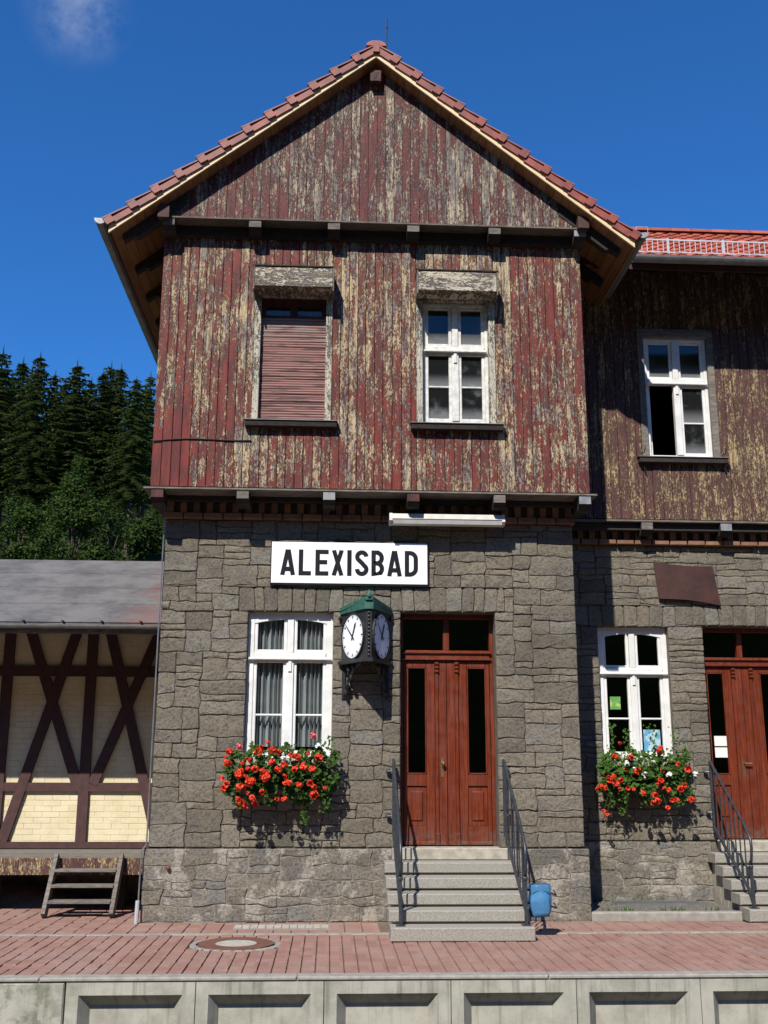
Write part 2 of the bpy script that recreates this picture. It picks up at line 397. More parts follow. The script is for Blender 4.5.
class G:
    def __init__(s): s.v = []; s.f = []

    def add(s, vs, fs):
        b = len(s.v); s.v += [tuple(v) for v in vs]; s.f += [tuple(i + b for i in f) for f in fs]; return s

    def box(s, x0, x1, y0, y1, z0, z1):
        return s.add([(x0, y0, z0), (x1, y0, z0), (x1, y1, z0), (x0, y1, z0), (x0, y0, z1), (x1, y0, z1), (x1, y1, z1), (x0, y1, z1)],
                     [(0, 3, 2, 1), (4, 5, 6, 7), (0, 1, 5, 4), (1, 2, 6, 5), (2, 3, 7, 6), (3, 0, 4, 7)])

    def bbox(s, x0, x1, y0, y1, z0, z1, c=0.006):
        """box whose front (-y) edges are chamfered"""
        vs = []
        for (y, i) in ((y1, 0), (y0 + c, 0), (y0, c)):
            vs += [(x0 + i, y, z0 + i), (x1 - i, y, z0 + i), (x1 - i, y, z1 - i), (x0 + i, y, z1 - i)]
        fs = [(3, 2, 1, 0), (8, 9, 10, 11)]
        for k in (0, 4):
            for i in range(4):
                j = (i + 1) % 4; fs.append((k + i, k + j, k + 4 + j, k + 4 + i))
        return s.add(vs, fs)

    def prism(s, poly, y0, y1):
        """poly: (x,z) list extruded along y"""
        n = len(poly)
        vs = [(x, y0, z) for x, z in poly] + [(x, y1, z) for x, z in poly]
        fs = [tuple(range(n)), tuple(range(2 * n - 1, n - 1, -1))]
        fs += [(j, i, n + i, n + j) for i in range(n) for j in [(i + 1) % n]]
        return s.add(vs, fs)

    def prism_x(s, poly, x0, x1):
        """poly: (y,z) list extruded along x"""
        n = len(poly)
        vs = [(x0, y, z) for y, z in poly] + [(x1, y, z) for y, z in poly]
        fs = [tuple(range(n)), tuple(range(2 * n - 1, n - 1, -1))]
        fs += [(j, i, n + i, n + j) for i in range(n) for j in [(i + 1) % n]]
        return s.add(vs, fs)

    def obox(s, a, b, w, h, upv=Vector((0, 0, 1))):
        """bar from a to b, width w, height h"""
        a = Vector(a); b = Vector(b); d = (b - a).normalized(); sd = d.cross(upv).normalized(); u = sd.cross(d)
        vs = []
        for p in (a, b):
            for i, j in ((-1, -1), (1, -1), (1, 1), (-1, 1)): vs.append(p + sd * (i * w / 2) + u * (j * h / 2))
        return s.add(vs, [(3, 2, 1, 0), (4, 5, 6, 7), (0, 1, 5, 4), (1, 2, 6, 5), (2, 3, 7, 6), (3, 0, 4, 7)])

    def tube(s, pts, r, n=8, closed=False):
        pts = [Vector(p) for p in pts]; rs = r if isinstance(r, (list, tuple)) else [r] * len(pts)
        vs = []; N = len(pts); prev = None
        for i, p in enumerate(pts):
            d = (pts[min(i + 1, N - 1)] - pts[max(i - 1, 0)]).normalized()
            if prev is None:
                a = Vector((0, 0, 1)) if abs(d.z) < 0.9 else Vector((1, 0, 0)); u = d.cross(a).normalized()
            else:
                u = (prev - d * prev.dot(d)).normalized()
            prev = u; w = d.cross(u)
            for k in range(n):
                t = 2 * math.pi * k / n; vs.append(p + (u * math.cos(t) + w * math.sin(t)) * rs[i])
        fs = []
        for i in range(N - 1):
            for k in range(n):
                a = i * n + k; b = i * n + (k + 1) % n; fs.append((a, b, b + n, a + n))
        fs.append(tuple(range(n - 1, -1, -1))); fs.append(tuple(range((N - 1) * n, N * n)))
        return s.add(vs, fs)

    def ball(s, c, r, n=10, m=6, sq=(1, 1, 1)):
        vs = []; fs = []
        for i in range(m + 1):
            th = math.pi * i / m
            for k in range(n):
                ph = 2 * math.pi * k / n
                vs.append((c[0] + r * sq[0] * math.sin(th) * math.cos(ph), c[1] + r * sq[1] * math.sin(th) * math.sin(ph), c[2] + r * sq[2] * math.cos(th)))
        for i in range(m):
            for k in range(n):
                a = i * n + k; b = i * n + (k + 1) % n; fs.append((a, a + n, b + n, b))
        return s.add(vs, fs)

    def mesh(s, name, material, org=Vector((0, 0, 0)), smooth=False):
        me = bpy.data.meshes.new(name)
        me.from_pydata([(v[0] - org[0], v[1] - org[1], v[2] - org[2]) for v in s.v], [], s.f)
        me.materials.append(MATS[material]); me.validate(); me.update()
        if smooth: me.polygons.foreach_set('use_smooth', [True] * len(me.polygons))
        return me

    def build(s, name, material, parent=None, smooth=False, kind=None, label=None):
        """vertices are in world coordinates; the object hangs under parent"""
        org = ORG[parent.name] if parent else Vector((0, 0, 0))
        o = bpy.data.objects.new(name, s.mesh(name, material, org, smooth)); COL.objects.link(o)
        if parent: o.parent = parent
        ORG[o.name] = org
        if kind: o['kind'] = kind
        if label: o['label'] = label
        return o


def inst(name, me, parent, loc, rot=(0, 0, 0), scale=(1, 1, 1)):
    """object that shares mesh data; loc in world coordinates"""
    o = bpy.data.objects.new(name, me); COL.objects.link(o)
    org = ORG[parent.name] if parent else Vector((0, 0, 0))
    if parent: o.parent = parent
    o.location = Vector(loc) - org; o.rotation_euler = rot; o.scale = scale
    ORG[o.name] = Vector(loc)
    return o


def thing(name, label, cat, loc, group=None):
    o = bpy.data.objects.new(name, None); COL.objects.link(o); o.location = loc; o.empty_display_size = 0.2
    o['label'] = label; o['category'] = cat
    if group: o['group'] = group
    ORG[o.name] = Vector(loc)
    return o


def solo(g, name, material, loc, label, cat, group=None, smooth=False):
    """a thing that is one mesh, its origin at loc"""
    o = bpy.data.objects.new(name, g.mesh(name, material, Vector(loc), smooth)); COL.objects.link(o)
    o.location = loc; o['label'] = label; o['category'] = cat
    if group: o['group'] = group
    ORG[o.name] = Vector(loc)
    return o


def struct(g, name, material):
    o = g.build(name, material); o['kind'] = 'structure'; return o


# ------------------------------------------------------------------ dimensions (metres)
BX0, BX1 = -2.20, 3.22          # stone block
WX0, WX1 = -2.357, 3.377          # timber storey
WY = -0.43                      # timber front
GY = -0.65                      # gable front
RX = 0.505                      # ridge
RW = 1.25                       # wing stone front (y)
WWY = 1.02                      # wing timber front
XE = 8.4                        # wing right end
YB = 7.0                        # back wall

# ------------------------------------------------------------------ ground, platform
gd = G(); gd.box(-400, 400, -400, 400, -1.4, -0.80); struct(gd, 'ground', 'ballast')

pf = G(); pf.box(-14, 14, -3.24, 14, -0.9, -0.018); platform = struct(pf, 'platform', 'joint_sand')


def paver_field(cols, rows, x0, y0, px, py, gap, bond=True, skip=None, rot=False):
    g = G()
    for i in range(cols):
        for j in range(rows + 1):
            xa = x0 + i * px; ya = y0 + j * py - (py / 2 if (bond and i % 2) else 0)
            yb = ya + py; ya = max(ya, y0); yb = min(yb, y0 + rows * py)
            if yb - ya < 0.03: continue
            a, b, c, d = xa + gap / 2, xa + px - gap / 2, ya + gap / 2 * 0.5, yb - gap / 2 * 0.5
            if skip and skip((a + b) / 2, (c + d) / 2): continue
            z = rnd.uniform(-0.004, 0.003) - (0.006 if rnd.random() < 0.04 else 0); e = 0.004; k = 0.016
            tz = [z + rnd.uniform(-0.002, 0.002) for _ in range(4)]
            g.add([(a, c, z - k), (b, c, z - k), (b, d, z - k), (a, d, z - k), (a + e, c + e, tz[0]), (b - e, c + e, tz[1]), (b - e, d - e, tz[2]), (a + e, d - e, tz[3])],
                  [(4, 5, 6, 7), (0, 1, 5, 4), (1, 2, 6, 5), (2, 3, 7, 6), (3, 0, 4, 7)])
    return g


MHX, MHY = -0.955, -1.60


def skip_front(x, y):
    return (x - MHX) ** 2 / 0.50 ** 2 + (y - MHY) ** 2 / 0.42 ** 2 < 1


paver_field(128, 11, -8.6, -3.24, 0.135, 0.205, 0.007, True, skip_front).build('paving_bricks', 'paver', platform, kind='stuff')


def skip_back(x, y):
    if BX0 - 0.1 < x < BX1 + 0.06 and y > -0.09: return True
    if 0.70 < x < 2.30 and y > -1.0: return True
    if x >= BX1 + 0.06 and y > -0.02: return True
    if x > 5.15 and y > -0.2: return True
    if -1.10 < x < 0.07 and -0.62 < y < -0.28: return True
    return False


paver_field(86, 19, -8.6, -0.86, 0.205, 0.135, 0.008, False, skip_back).build('paving_bricks', 'paver', platform, kind='stuff')
# strip of edging stones across the platform
x = -8.6
while x < 8.6:
    w = rnd.uniform(0.9, 1.05)
    G().bbox(x + 0.004, x + w - 0.004, -0.982, -0.866, -0.035, rnd.uniform(0.0, 0.004)).build('edging_stone', 'kerb_stone', platform)
    x += w
# concrete coping on the platform edge
x = -9.4
while x < 9.4:
    G().bbox(x + 0.003, x + 1.143 * 2 - 0.003, -3.40, -3.244, -0.035, 0.004, 0.012).build('coping', 'kerb_stone', platform)
    x += 1.143 * 2
# drain slab by the wall
dr = G(); dr.box(-1.08, 0.05, -0.60, -0.30, -0.03, 0.004)
dro = dr.build('drain_channel', 'kerb_stone', platform)
dr = G()
for i in range(12): dr.box(-1.07 + i * 0.092, -0.985 + i * 0.092, -0.57, -0.33, 0.006, 0.016)
dr.build('drain_grate', 'concrete_light', dro)

# precast panels of the platform edge
pw = thing('platform_wall', 'pale concrete platform edge wall of recessed precast panels along the bottom', 'retaining wall', (0.5, -3.4, -0.80))


def panel(xa, xb, g=None):
    g = G(); f0, f1 = -3.385, -3.24
    a, b = xa + 0.115, xb - 0.115; zt, zb = -0.145, -0.72
    ia, ib, izt, izb = a + 0.085, b - 0.085, zt - 0.102, zb + 0.06
    fy = -3.385; by = -3.262
    xa += 0.004; xb -= 0.004
    o = [(xa, -0.80), (xb, -0.80), (xb, -0.037), (xa, -0.037)]
    i1 = [(a, zb), (b, zb), (b, zt), (a, zt)]; i2 = [(ia, izb), (ib, izb), (ib, izt), (ia, izt)]
    vs = [(x, fy, z) for x, z in o] + [(x, fy, z) for x, z in i1] + [(x, by, z) for x, z in i2] + [(x, f1 - 0.002, z) for x, z in o]
    fs = []
    for k in range(4):
        j = (k + 1) % 4
        fs += [(k, j, 4 + j, 4 + k), (4 + k, 4 + j, 8 + j, 8 + k), (j, k, 12 + k, 12 + j)]
    fs += [(8, 9, 10, 11), (15, 14, 13, 12)]
    g.add(vs, fs); return g


PX0, PP = -2.304, 1.1465
for i in range(9):
    panel(PX0 + i * PP, PX0 + (i + 1) * PP).build('panel', 'panel_concrete', pw)
for i in range(2):
    g = G(); g.bbox(PX0 - (i + 1) * 3 + 0.004, PX0 - i * 3 - 0.012, -3.39 - 0.0, -3.243, -0.80, -0.038, 0.012)
    g.build('panel', 'panel_concrete', pw, label='plain weathered concrete panel with moss stains')

# manhole
mh = thing('manhole_cover', 'rusty round iron manhole cover with pale concrete centre in the brick paving', 'manhole cover', (MHX, MHY, -0.02))


def disc(g, cx, cy, r, z0, z1, n=40, r_in=0.0):
    vs = []; fs = []
    for k in range(n):
        t = 2 * math.pi * k / n; c, s = math.cos(t), math.sin(t)
        vs += [(cx + r * c, cy + r * s, z0), (cx + r * c, cy + r * s, z1), (cx + r_in * c, cy + r_in * s, z1), (cx + r_in * c, cy + r_in * s, z0)]
    for k in range(n):
        a = 4 * k; b = 4 * ((k + 1) % n)
        for q in range(3): fs.append((a + q, b + q, b + q + 1, a + q + 1))
        fs.append((a + 3, b + 3, b, a))
    return g.add(vs, fs)


disc(G(), MHX, MHY, 0.40, -0.03, 0.010, 40, 0.222).build('ring', 'manhole_rust', mh)
disc(G(), MHX, MHY, 0.22, -0.03, 0.007, 36, 0.001).build('centre', 'concrete_light', mh)
# granite setts round it
for k in range(26):
    t = 2 * math.pi * k / 26; cx, cy = MHX + 0.455 * math.cos(t), MHY + 0.455 * math.sin(t) * 0.92
    g = G(); g.bbox(-0.043, 0.043, -0.04, 0.04, -0.03, 0.0)
    inst('sett', bpy.data.meshes.get('sett') or G().bbox(-0.043, 0.043, -0.032, 0.032, -0.03, 0.002, 0.008).mesh('sett', 'kerb_stone'), platform, (cx, cy, 0.0), (0, 0, t + math.pi / 2))

# wing forecourt: raised gravel bed with kerb
fc = G(); fc.box(BX1 + 0.05, 5.17, 0.10, RW - 0.07, -0.02, 0.085); bed = struct(fc, 'gravel_bed', 'gravel')
kb = G(); kb.bbox(BX1 + 0.03, 5.165, -0.02, 0.098, -0.02, 0.10, 0.015); kbo = struct(kb, 'kerb', 'kerb_stone')
g = G()
for i in range(42): g.box(3.80 + i * 0.027, 3.815 + i * 0.027, 0.72, 1.04, 0.088, 0.104)
g.box(3.78, 4.94, 0.70, 0.72, 0.086, 0.112)
g.box(3.78, 4.94, 1.04, 1.06, 0.086, 0.112)
solo(g, 'cellar_grate', 'zinc', (4.36, 0.9, 0.086), 'grey metal cellar grate in the gravel bed under the poster window', 'grate')
st = G()
for i in range(900):
    x, y = rnd.uniform(3.3, 5.13), rnd.uniform(0.12, 1.15); r = rnd.uniform(0.008, 0.022)
    st.ball((x, y, 0.088), r, 5, 3, (1, 1, 0.6))
st.build('gravel_stones', 'gravel', bed, kind='stuff')
wd = G()
for i in range(260):   # weeds along the foot of the wing wall and the kerb
    x = rnd.uniform(3.32, 4.95); y = rnd.choice((rnd.uniform(1.04, 1.17), rnd.uniform(0.12, 0.2))); h = rnd.uniform(0.02, 0.075); a = rnd.uniform(0, 6.28); dx, dy = math.cos(a) * 0.012, math.sin(a) * 0.012
    if rnd.random() < 0.5 + 0.5 * math.sin(x * 9): wd.add([(x - dx, y - dy, 0.083), (x + dx, y + dy, 0.083), (x + rnd.uniform(-.03, .03), y + rnd.uniform(-.03, .03), 0.085 + h)], [(0, 1, 2)])
wd.build('weeds', 'geranium_leaf', bed, kind='stuff')

# ------------------------------------------------------------------ the station building
B = thing('station_building', 'old railway station of grey rubble stone with peeling red timber upper storey and tiled gable', 'building', (0.5, 0, 0))
rnd = random.Random(11)


def holed_wall(name, material, x0, x1, z0, z1, yf, yb, holes, parent):
    """wall slab between yf and yb with rectangular holes (x0,x1,z0,z1) and their reveals"""
    g = G()
    xs = sorted({x0, x1, *[h[0] for h in holes], *[h[1] for h in holes]}); zs = sorted({z0, z1, *[h[2] for h in holes], *[h[3] for h in holes]})
    xs = [x for x in xs if x0 <= x <= x1]; zs = [z for z in zs if z0 <= z <= z1]
    solid = lambda i, j: 0 <= i < len(xs) - 1 and 0 <= j < len(zs) - 1 and not any(
        h[0] < (xs[i] + xs[i + 1]) / 2 < h[1] and h[2] < (zs[j] + zs[j + 1]) / 2 < h[3] for h in holes)
    for i in range(len(xs) - 1):
        for j in range(len(zs) - 1):
            if not solid(i, j): continue
            a, b, c, d = xs[i], xs[i + 1], zs[j], zs[j + 1]
            g.add([(a, yf, c), (b, yf, c), (b, yf, d), (a, yf, d), (a, yb, c), (b, yb, c), (b, yb, d), (a, yb, d)], [(0, 1, 2, 3), (7, 6, 5, 4)])
            n = len(g.v) - 8
            if not solid(i - 1, j): g.f.append((n + 0, n + 3, n + 7, n + 4))
            if not solid(i + 1, j): g.f.append((n + 2, n + 1, n + 5, n + 6))
            if not solid(i, j - 1): g.f.append((n + 1, n + 0, n + 4, n + 5))
            if not solid(i, j + 1): g.f.append((n + 3, n + 2, n + 6, n + 7))
    return g.build(name, material, parent)


def stone_poly(g, out, yf, t, gap=0.003, rough=0.010, fan=None):
    """one rubble stone from its outline (x,z): chamfered edge, uneven face"""
    n = len(out)
    x0, x1 = min(p[0] for p in out), max(p[0] for p in out); z0, z1 = min(p[1] for p in out), max(p[1] for p in out)
    w, h = x1 - x0, z1 - z0; cx = sum(p[0] for p in out) / n; cz = sum(p[1] for p in out) / n
    def sh(p, d, j=0.0):
        fx = min(0.8, d / max(0.02, w / 2)); fz = min(0.8, d / max(0.02, h / 2))
        return (p[0] + (cx - p[0]) * fx + rnd.uniform(-j, j), p[1] + (cz - p[1]) * fz + rnd.uniform(-j, j))
    ring0 = [sh(p, gap, 0.0015) for p in out]
    e = rnd.uniform(0.003, 0.012); lift = rnd.uniform(-0.008, 0.008)
    vs = [(p[0], yf + t, p[1]) for p in ring0] + [(p[0], yf + lift + e + rnd.uniform(0, 0.008), p[1]) for p in ring0]
    d2 = rnd.uniform(0.006, 0.014)
    vs += [(*(lambda q: (q[0], yf + lift + rnd.uniform(-rough * 0.6, rough * 0.4), q[1]))(sh(p, gap + d2, 0.004)),) for p in out]
    vs.append((cx + rnd.uniform(-.2, .2) * w, yf + lift - rnd.uniform(0, rough), cz + rnd.uniform(-.2, .2) * h))
    fs = []
    for k in range(n):
        m = (k + 1) % n
        fs += [(k, m, n + m, n + k), (n + k, n + m, 2 * n + m, 2 * n + k), (2 * n + k, 2 * n + m, 3 * n)]
    return g.add(vs, fs)


def lines(breaks, step):
    out = []
    for a, b in zip(breaks[:-1], breaks[1:]):
        n = max(1, round((b - a) / step)); out += [a + (b - a) * k / n for k in range(n)]
    return out + [breaks[-1]]


def lay_stones(x0, x1, z0, z1, blocked, cw, ch, sizes, jx=0.15, jz=0.17):
    """pack stones of random size on a distorted grid; returns outlines (x,z)"""
    xb = sorted({round(v, 4) for v in [x0, x1] + [b[0] for b in blocked] + [b[1] for b in blocked] if x0 <= v <= x1})
    zb = sorted({round(v, 4) for v in [z0, z1] + [b[2] for b in blocked] + [b[3] for b in blocked] if z0 <= v <= z1})
    xs, zs = lines(xb, cw), lines(zb, ch)
    W, H = len(xs) - 1, len(zs) - 1
    occ = [[any(b[0] < (xs[i] + xs[i + 1]) / 2 < b[1] and b[2] < (zs[j] + zs[j + 1]) / 2 < b[3] for b in blocked) for i in range(W)] for j in range(H)]
    free = lambda i, j: 0 <= i < W and 0 <= j < H and not occ[j][i]
    P = {}
    for j in range(H + 1):
        for i in range(W + 1):
            q = [free(i - 1, j - 1), free(i, j - 1), free(i - 1, j), free(i, j)]
            dx = rnd.uniform(-jx, jx) * cw; dz = rnd.uniform(-jz, jz) * ch
            if not all(q):
                if not ((q[0] and q[1]) or (q[2] and q[3])): dx = 0
                elif (q[0] != q[1]) or (q[2] != q[3]): dx = 0
                if not ((q[0] and q[2]) or (q[1] and q[3])): dz = 0
                elif (q[0] != q[2]) or (q[1] != q[3]): dz = 0
            P[i, j] = (xs[i] + dx, zs[j] + dz)
    out = []
    occ = [r[:] for r in occ]
    for j in range(H):
        for i in range(W):
            if occ[j][i]: continue
            w, h = rnd.choices([s[0] for s in sizes], [s[1] for s in sizes])[0]
            ww = 0
            while ww < w and i + ww < W and not occ[j][i + ww]: ww += 1
            if i + ww < W and not occ[j][i + ww] and (i + ww + 1 == W or occ[j][i + ww + 1]): ww += 1
            hh = 1
            while hh < h and j + hh < H and all(not occ[j + hh][i + k] for k in range(ww)): hh += 1
            for b in range(hh):
                for a in range(ww): occ[j + b][i + a] = True
            ring = [P[i + k, j] for k in range(ww)] + [P[i + ww, j + k] for k in range(hh)] + [P[i + ww - k, j + hh] for k in range(ww)] + [P[i, j + hh - k] for k in range(hh)]
            corners = {0, ww, ww + hh, 2 * ww + hh}
            poly = []; n = len(ring)
            for k, p in enumerate(ring):
                if k in corners:
                    a, b = ring[k - 1], ring[(k + 1) % n]; c1, c2 = rnd.uniform(0.04, 0.16), rnd.uniform(0.04, 0.16)
                    poly += [(p[0] + (a[0] - p[0]) * c1, p[1] + (a[1] - p[1]) * c1), (p[0] + (b[0] - p[0]) * c2, p[1] + (b[1] - p[1]) * c2)]
                else: poly.append(p)
            out.append(poly)
    return out


def area(poly):
    return abs(sum(a[0] * b[1] - b[0] * a[1] for a, b in zip(poly, poly[1:] + poly[:1]))) / 2


SZ = [((1, 1), 0.5), ((2, 1), 1.8), ((3, 1), 2.2), ((4, 1), 1.5), ((2, 2), 2.6), ((3, 2), 4.0), ((4, 2), 1.8), ((3, 3), 2.0), ((4, 3), 1.2), ((2, 3), 0.9)]
WIN = (-1.075, 0.03, 1.93, 3.79)
DOOR = (0.905, 2.15, 0.86, 3.81)
LWIN = (-1.20, 0.155, 3.79, 4.11)
LDOOR = (0.78, 2.28, 3.81, 4.13)
WWIN = (3.83, 4.855, 1.95, 3.805)
WDOOR = (5.365, 6.60, 0.86, 3.83)
LWWIN = (3.70, 4.98, 3.805, 4.11)
LWDOOR = (5.23, 6.74, 3.83, 4.13)

stone_jobs = []      # (area, rect, yf, fan, partname)
wall = holed_wall('stone_wall', 'mortar', BX0 + 0.03, BX1 - 0.03, 0.0, 5.003, 0.024, 0.42, [WIN, (DOOR[0], DOOR[1], 0.0, DOOR[3])], B)
for r in lay_stones(BX0, BX1, 0.86, 5.002, [WIN, DOOR, LWIN, LDOOR], 0.112, 0.090, SZ): stone_jobs.append((r, 0.0, wall))
wwall = holed_wall('stone_wall', 'mortar', BX1 - 0.03, XE, 0.0, 5.003, RW + 0.024, RW + 0.42, [WWIN, (WDOOR[0], WDOOR[1], 0.0, WDOOR[3])], B)
for r in lay_stones(BX1 + 0.005, XE, 0.86, 5.002, [WWIN, WDOOR, LWWIN, LWDOOR], 0.135, 0.085,
                    [((2, 1), 2), ((3, 1), 3), ((4, 1), 2), ((2, 2), 2.5), ((3, 2), 3.0), ((4, 2), 1.2), ((3, 3), .5)]): stone_jobs.append((r, RW, wwall))
for (L, yf, wl) in ((LWIN, 0.0, wall), (LDOOR, 0.0, wall), (LWWIN, RW, wwall), (LWDOOR, RW, wwall)):
    x = L[0]; xs = [x]
    while x < L[1] - 0.09:
        x += rnd.uniform(0.115, 0.215); xs.append(min(x, L[1]))
    xs[-1] = L[1]; mid = (L[0] + L[1]) / 2
    for a, b in zip(xs[:-1], xs[1:]):
        f = lambda v: max(-1, min(1, (v - mid) / (L[1] - mid)))
        fa = 0 if a == L[0] else f(a) * 0.035; fb = 0 if b == L[1] else f(b) * 0.035
        j_ = lambda: rnd.uniform(-.008, .008)
        stone_jobs.append(([(a + .008, L[2]), (b - .008, L[2] + abs(j_())), (b, L[2] + .03), (b + fb * .5 + j_(), (L[2] + L[3]) / 2), (b + fb, L[3] - .03), (b + fb - .02, L[3] + j_()), ((a + b + fa + fb) / 2, L[3] + j_()), (a + fa + .02, L[3] + j_()), (a + fa, L[3] - .03), (a + fa * .5 + j_(), (L[2] + L[3]) / 2), (a, L[2] + .03)], yf - 0.003, wl))
stone_jobs.sort(key=lambda s: -area(s[0]) * (1 if s[0][0][0] < 6.25 else 0.001))
rest = {wall.name: (wall, G()), wwall.name: (wwall, G())}
nstone = 0
for (r, yf, wl) in stone_jobs:
    if nstone < 272:
        g = G(); stone_poly(g, r, yf, 0.036); g.build('stone', 'sandstone', wl); nstone += 1
    else: stone_poly(rest[wl.name][1], r, yf, 0.036)
for wl, g in rest.values():
    if g.f: g.build('small_stones', 'sandstone', wl, kind='stuff')
# the block's own side walls in stone (corner returns)
g = G(); g.box(BX0 + 0.01, BX0 + 0.4, 0.04, YB, 0, 5.06); g.build('side_wall', 'sandstone', B)
g = G(); g.box(BX1 - 0.4, BX1 - 0.012, 0.04, RW + 0.04, 0, 5.06); g.build('side_wall', 'sandstone', B)

# plinths
PSZ = [((2, 1), 2), ((3, 1), 2), ((4, 1), 1), ((2, 2), 3), ((3, 2), 4), ((4, 2), 2), ((3, 3), 1)]
pl = G(); pl.box(BX0 - 0.03, DOOR[0] - 0.1, -0.03, 0.3, -0.03, 0.845); pl.box(DOOR[1] + 0.1, BX1 + 0.03, -0.03, 0.3, -0.03, 0.845)
pl.box(DOOR[0] - 0.1, DOOR[1] + 0.1, -0.025, 0.3, -0.03, 0.70)
plo = pl.build('plinth', 'lime_mortar', B)
for (a, b) in ((BX0 - 0.045, DOOR[0] - 0.1), (DOOR[1] + 0.1, BX1 + 0.045)):
    for r in lay_stones(a, b, 0.0, 0.85, [], 0.125, 0.095, PSZ, 0.22, 0.25):
        g = G(); stone_poly(g, r, -0.040, 0.02, gap=0.001, rough=0.010); g.build('plinth_stone', 'plinth_stone', plo)
wp = G(); wp.box(BX1 + 0.02, WDOOR[0] - 0.1, RW - 0.03, RW + 0.3, -0.03, 0.845); wp.box(WDOOR[1] + 0.1, XE, RW - 0.03, RW + 0.3, -0.03, 0.845)
wp.box(WDOOR[0] - 0.1, WDOOR[1] + 0.1, RW - 0.025, RW + 0.3, -0.03, 0.70)
wpo = wp.build('plinth', 'lime_mortar', B)
for r in lay_stones(BX1 + 0.02, WDOOR[0] - 0.1, 0.08, 0.85, [], 0.13, 0.10, PSZ, 0.22, 0.25):
    g = G(); stone_poly(g, r, RW - 0.04, 0.02, gap=0.001, rough=0.010); g.build('plinth_stone', 'plinth_stone', wpo)
g = G(); g.box(BX1 - 0.3, BX1 + 0.028, -0.02, RW, -0.03, 0.845); g.build('plinth', 'plinth_stone', B)
g = G(); g.box(BX0 - 0.028, BX0 + 0.3, -0.02, YB, -0.03, 0.845); g.build('plinth', 'plinth_stone', B)

# brick frieze under the timber storey
brick_me = G().bbox(-0.042, 0.042, -0.06, 0.06, -0.072, 0.072, 0.005).mesh('dentil_brick', 'brick_brown')
str_me = G().bbox(-0.122, 0.122, -0.06, 0.06, -0.036, 0.036, 0.005).mesh('brick', 'brick_brown')
for (xa, xb, yf) in ((BX0 - 0.02, BX1 + 0.02, 0.0), (BX1 + 0.14, 7.3, RW)):
    g = G(); g.box(xa + 0.02, xb - 0.02, yf + 0.005, yf + 0.42, 5.004, 5.285); fr = g.build('frieze', 'mortar', B)
    n = int((xb - xa) / 0.17)
    for k in range(n):
        inst('brick', brick_me, fr, (xa + 0.085 + k * (xb - xa - 0.17) / (n - 1), yf - 0.02 + rnd.uniform(-.004, .004), 5.152), (0, 0, rnd.uniform(-.02, .02)))
    n = int((xb - xa) / 0.25)
    for k in range(n):
        inst('brick', str_me, fr, (xa + 0.125 + k * (xb - xa - 0.25) / (n - 1), yf - 0.035 + rnd.uniform(-.004, .004), 5.041))

# timber storey --------------------------------------------------------------
rnd = random.Random(23)
SHUT = (-1.09, -0.045, 6.256, 8.177)
UPW = (1.09, 2.158, 6.256, 8.177)
WUW = (4.56, 5.73, 6.295, 8.325)


def cladding(x0, x1, z0, z1, yf, holes, material, parent, pw_=0.117, zcut=None):
    x = x0
    while x < x1 - 0.01:
        w = pw_ * rnd.uniform(0.92, 1.08)
        xe = min(x + w, x1)
        if x1 - xe < 0.05: xe = x1
        for h in holes:
            for e in (h[0], h[1]):
                if x < e < xe and e - x > 0.05: xe = e
                elif x < e < xe: xe = e if e - x > 0.03 else xe
        segs = [(z0, z1)]; mid = (x + xe) / 2
        for h in holes:
            if h[0] - 0.01 < mid < h[1] + 0.01:
                segs = [(z0, h[2] - 0.0), (h[3], z1)]
        for (a, b) in segs:
            yo = yf + rnd.uniform(-0.004, 0.004)
            G().bbox(x + 0.003, xe - 0.003, yo, yo + 0.026, a, b + (0 if b != z1 else 0), 0.005).build('plank', material, parent)
        x = xe


tw = holed_wall('timber_wall', 'old_timber', WX0 + 0.01, WX1 - 0.01, 5.335, 8.95, WY + 0.028, WY + 0.20, [SHUT, UPW], B)
cladding(WX0, WX1, 5.337, 8.93, WY, [SHUT, UPW], 'peeling_red', tw)
for xa, xb in ((WX0 + 0.002, WX0 + 0.10), (WX1 - 0.10, WX1 - 0.002)):
    g = G(); g.box(xa, xb, WY + 0.03, YB, 5.335, 8.95); g.build('side_cladding', 'peeling_red', B)
# drip board at the foot of the timber wall
g = G(); g.prism_x([(WY - 0.07, 5.29), (WY - 0.07, 5.31), (WY + 0.02, 5.335), (0.35, 5.335), (0.35, 5.29)], WX0 - 0.07, WX1 + 0.075); g.build('drip_board', 'grey_timber', B)
g = G(); g.box(WX0 + 0.02, WX1 - 0.02, -0.16, -0.001, 5.225, 5.288); g.build('sill_beam', 'old_timber', B)
for (xa, xb) in ((WX0 + 0.02, BX0 - 0.02), (BX1 + 0.02, WX1 - 0.02)): G().box(xa, xb, 0.0, YB if xa < 0 else WWY, 5.17, 5.288).build('sill_beam', 'old_timber', B)


def beam_end(xc, yf, zc, w=0.15, h=0.15, ln=0.3, cap=True, mat='old_timber', capmat='grey_timber'):
    o = G().prism_x([(yf, zc - h * 0.15), (yf + 0.06, zc - h / 2), (yf + ln, zc - h / 2), (yf + ln, zc + h / 2), (yf, zc + h / 2)], xc - w / 2, xc + w / 2).build('beam_end', mat, B)
    if cap: G().box(xc - w / 2 + 0.004, xc + w / 2 - 0.004, yf - 0.008, yf - 0.001, zc - h * 0.13, zc + h / 2 - 0.004).build('end_cap', capmat, o)


for i, xc in enumerate((-2.25, -1.16, -0.05, 1.04, 2.165, 3.29)):
    beam_end(xc, WY - 0.05, 5.20, 0.16, 0.17, 0.32, True, 'old_timber', 'cap_zinc' if i in (2, 5) else ('peeling_dark' if i in (0, 3) else 'grey_timber'))
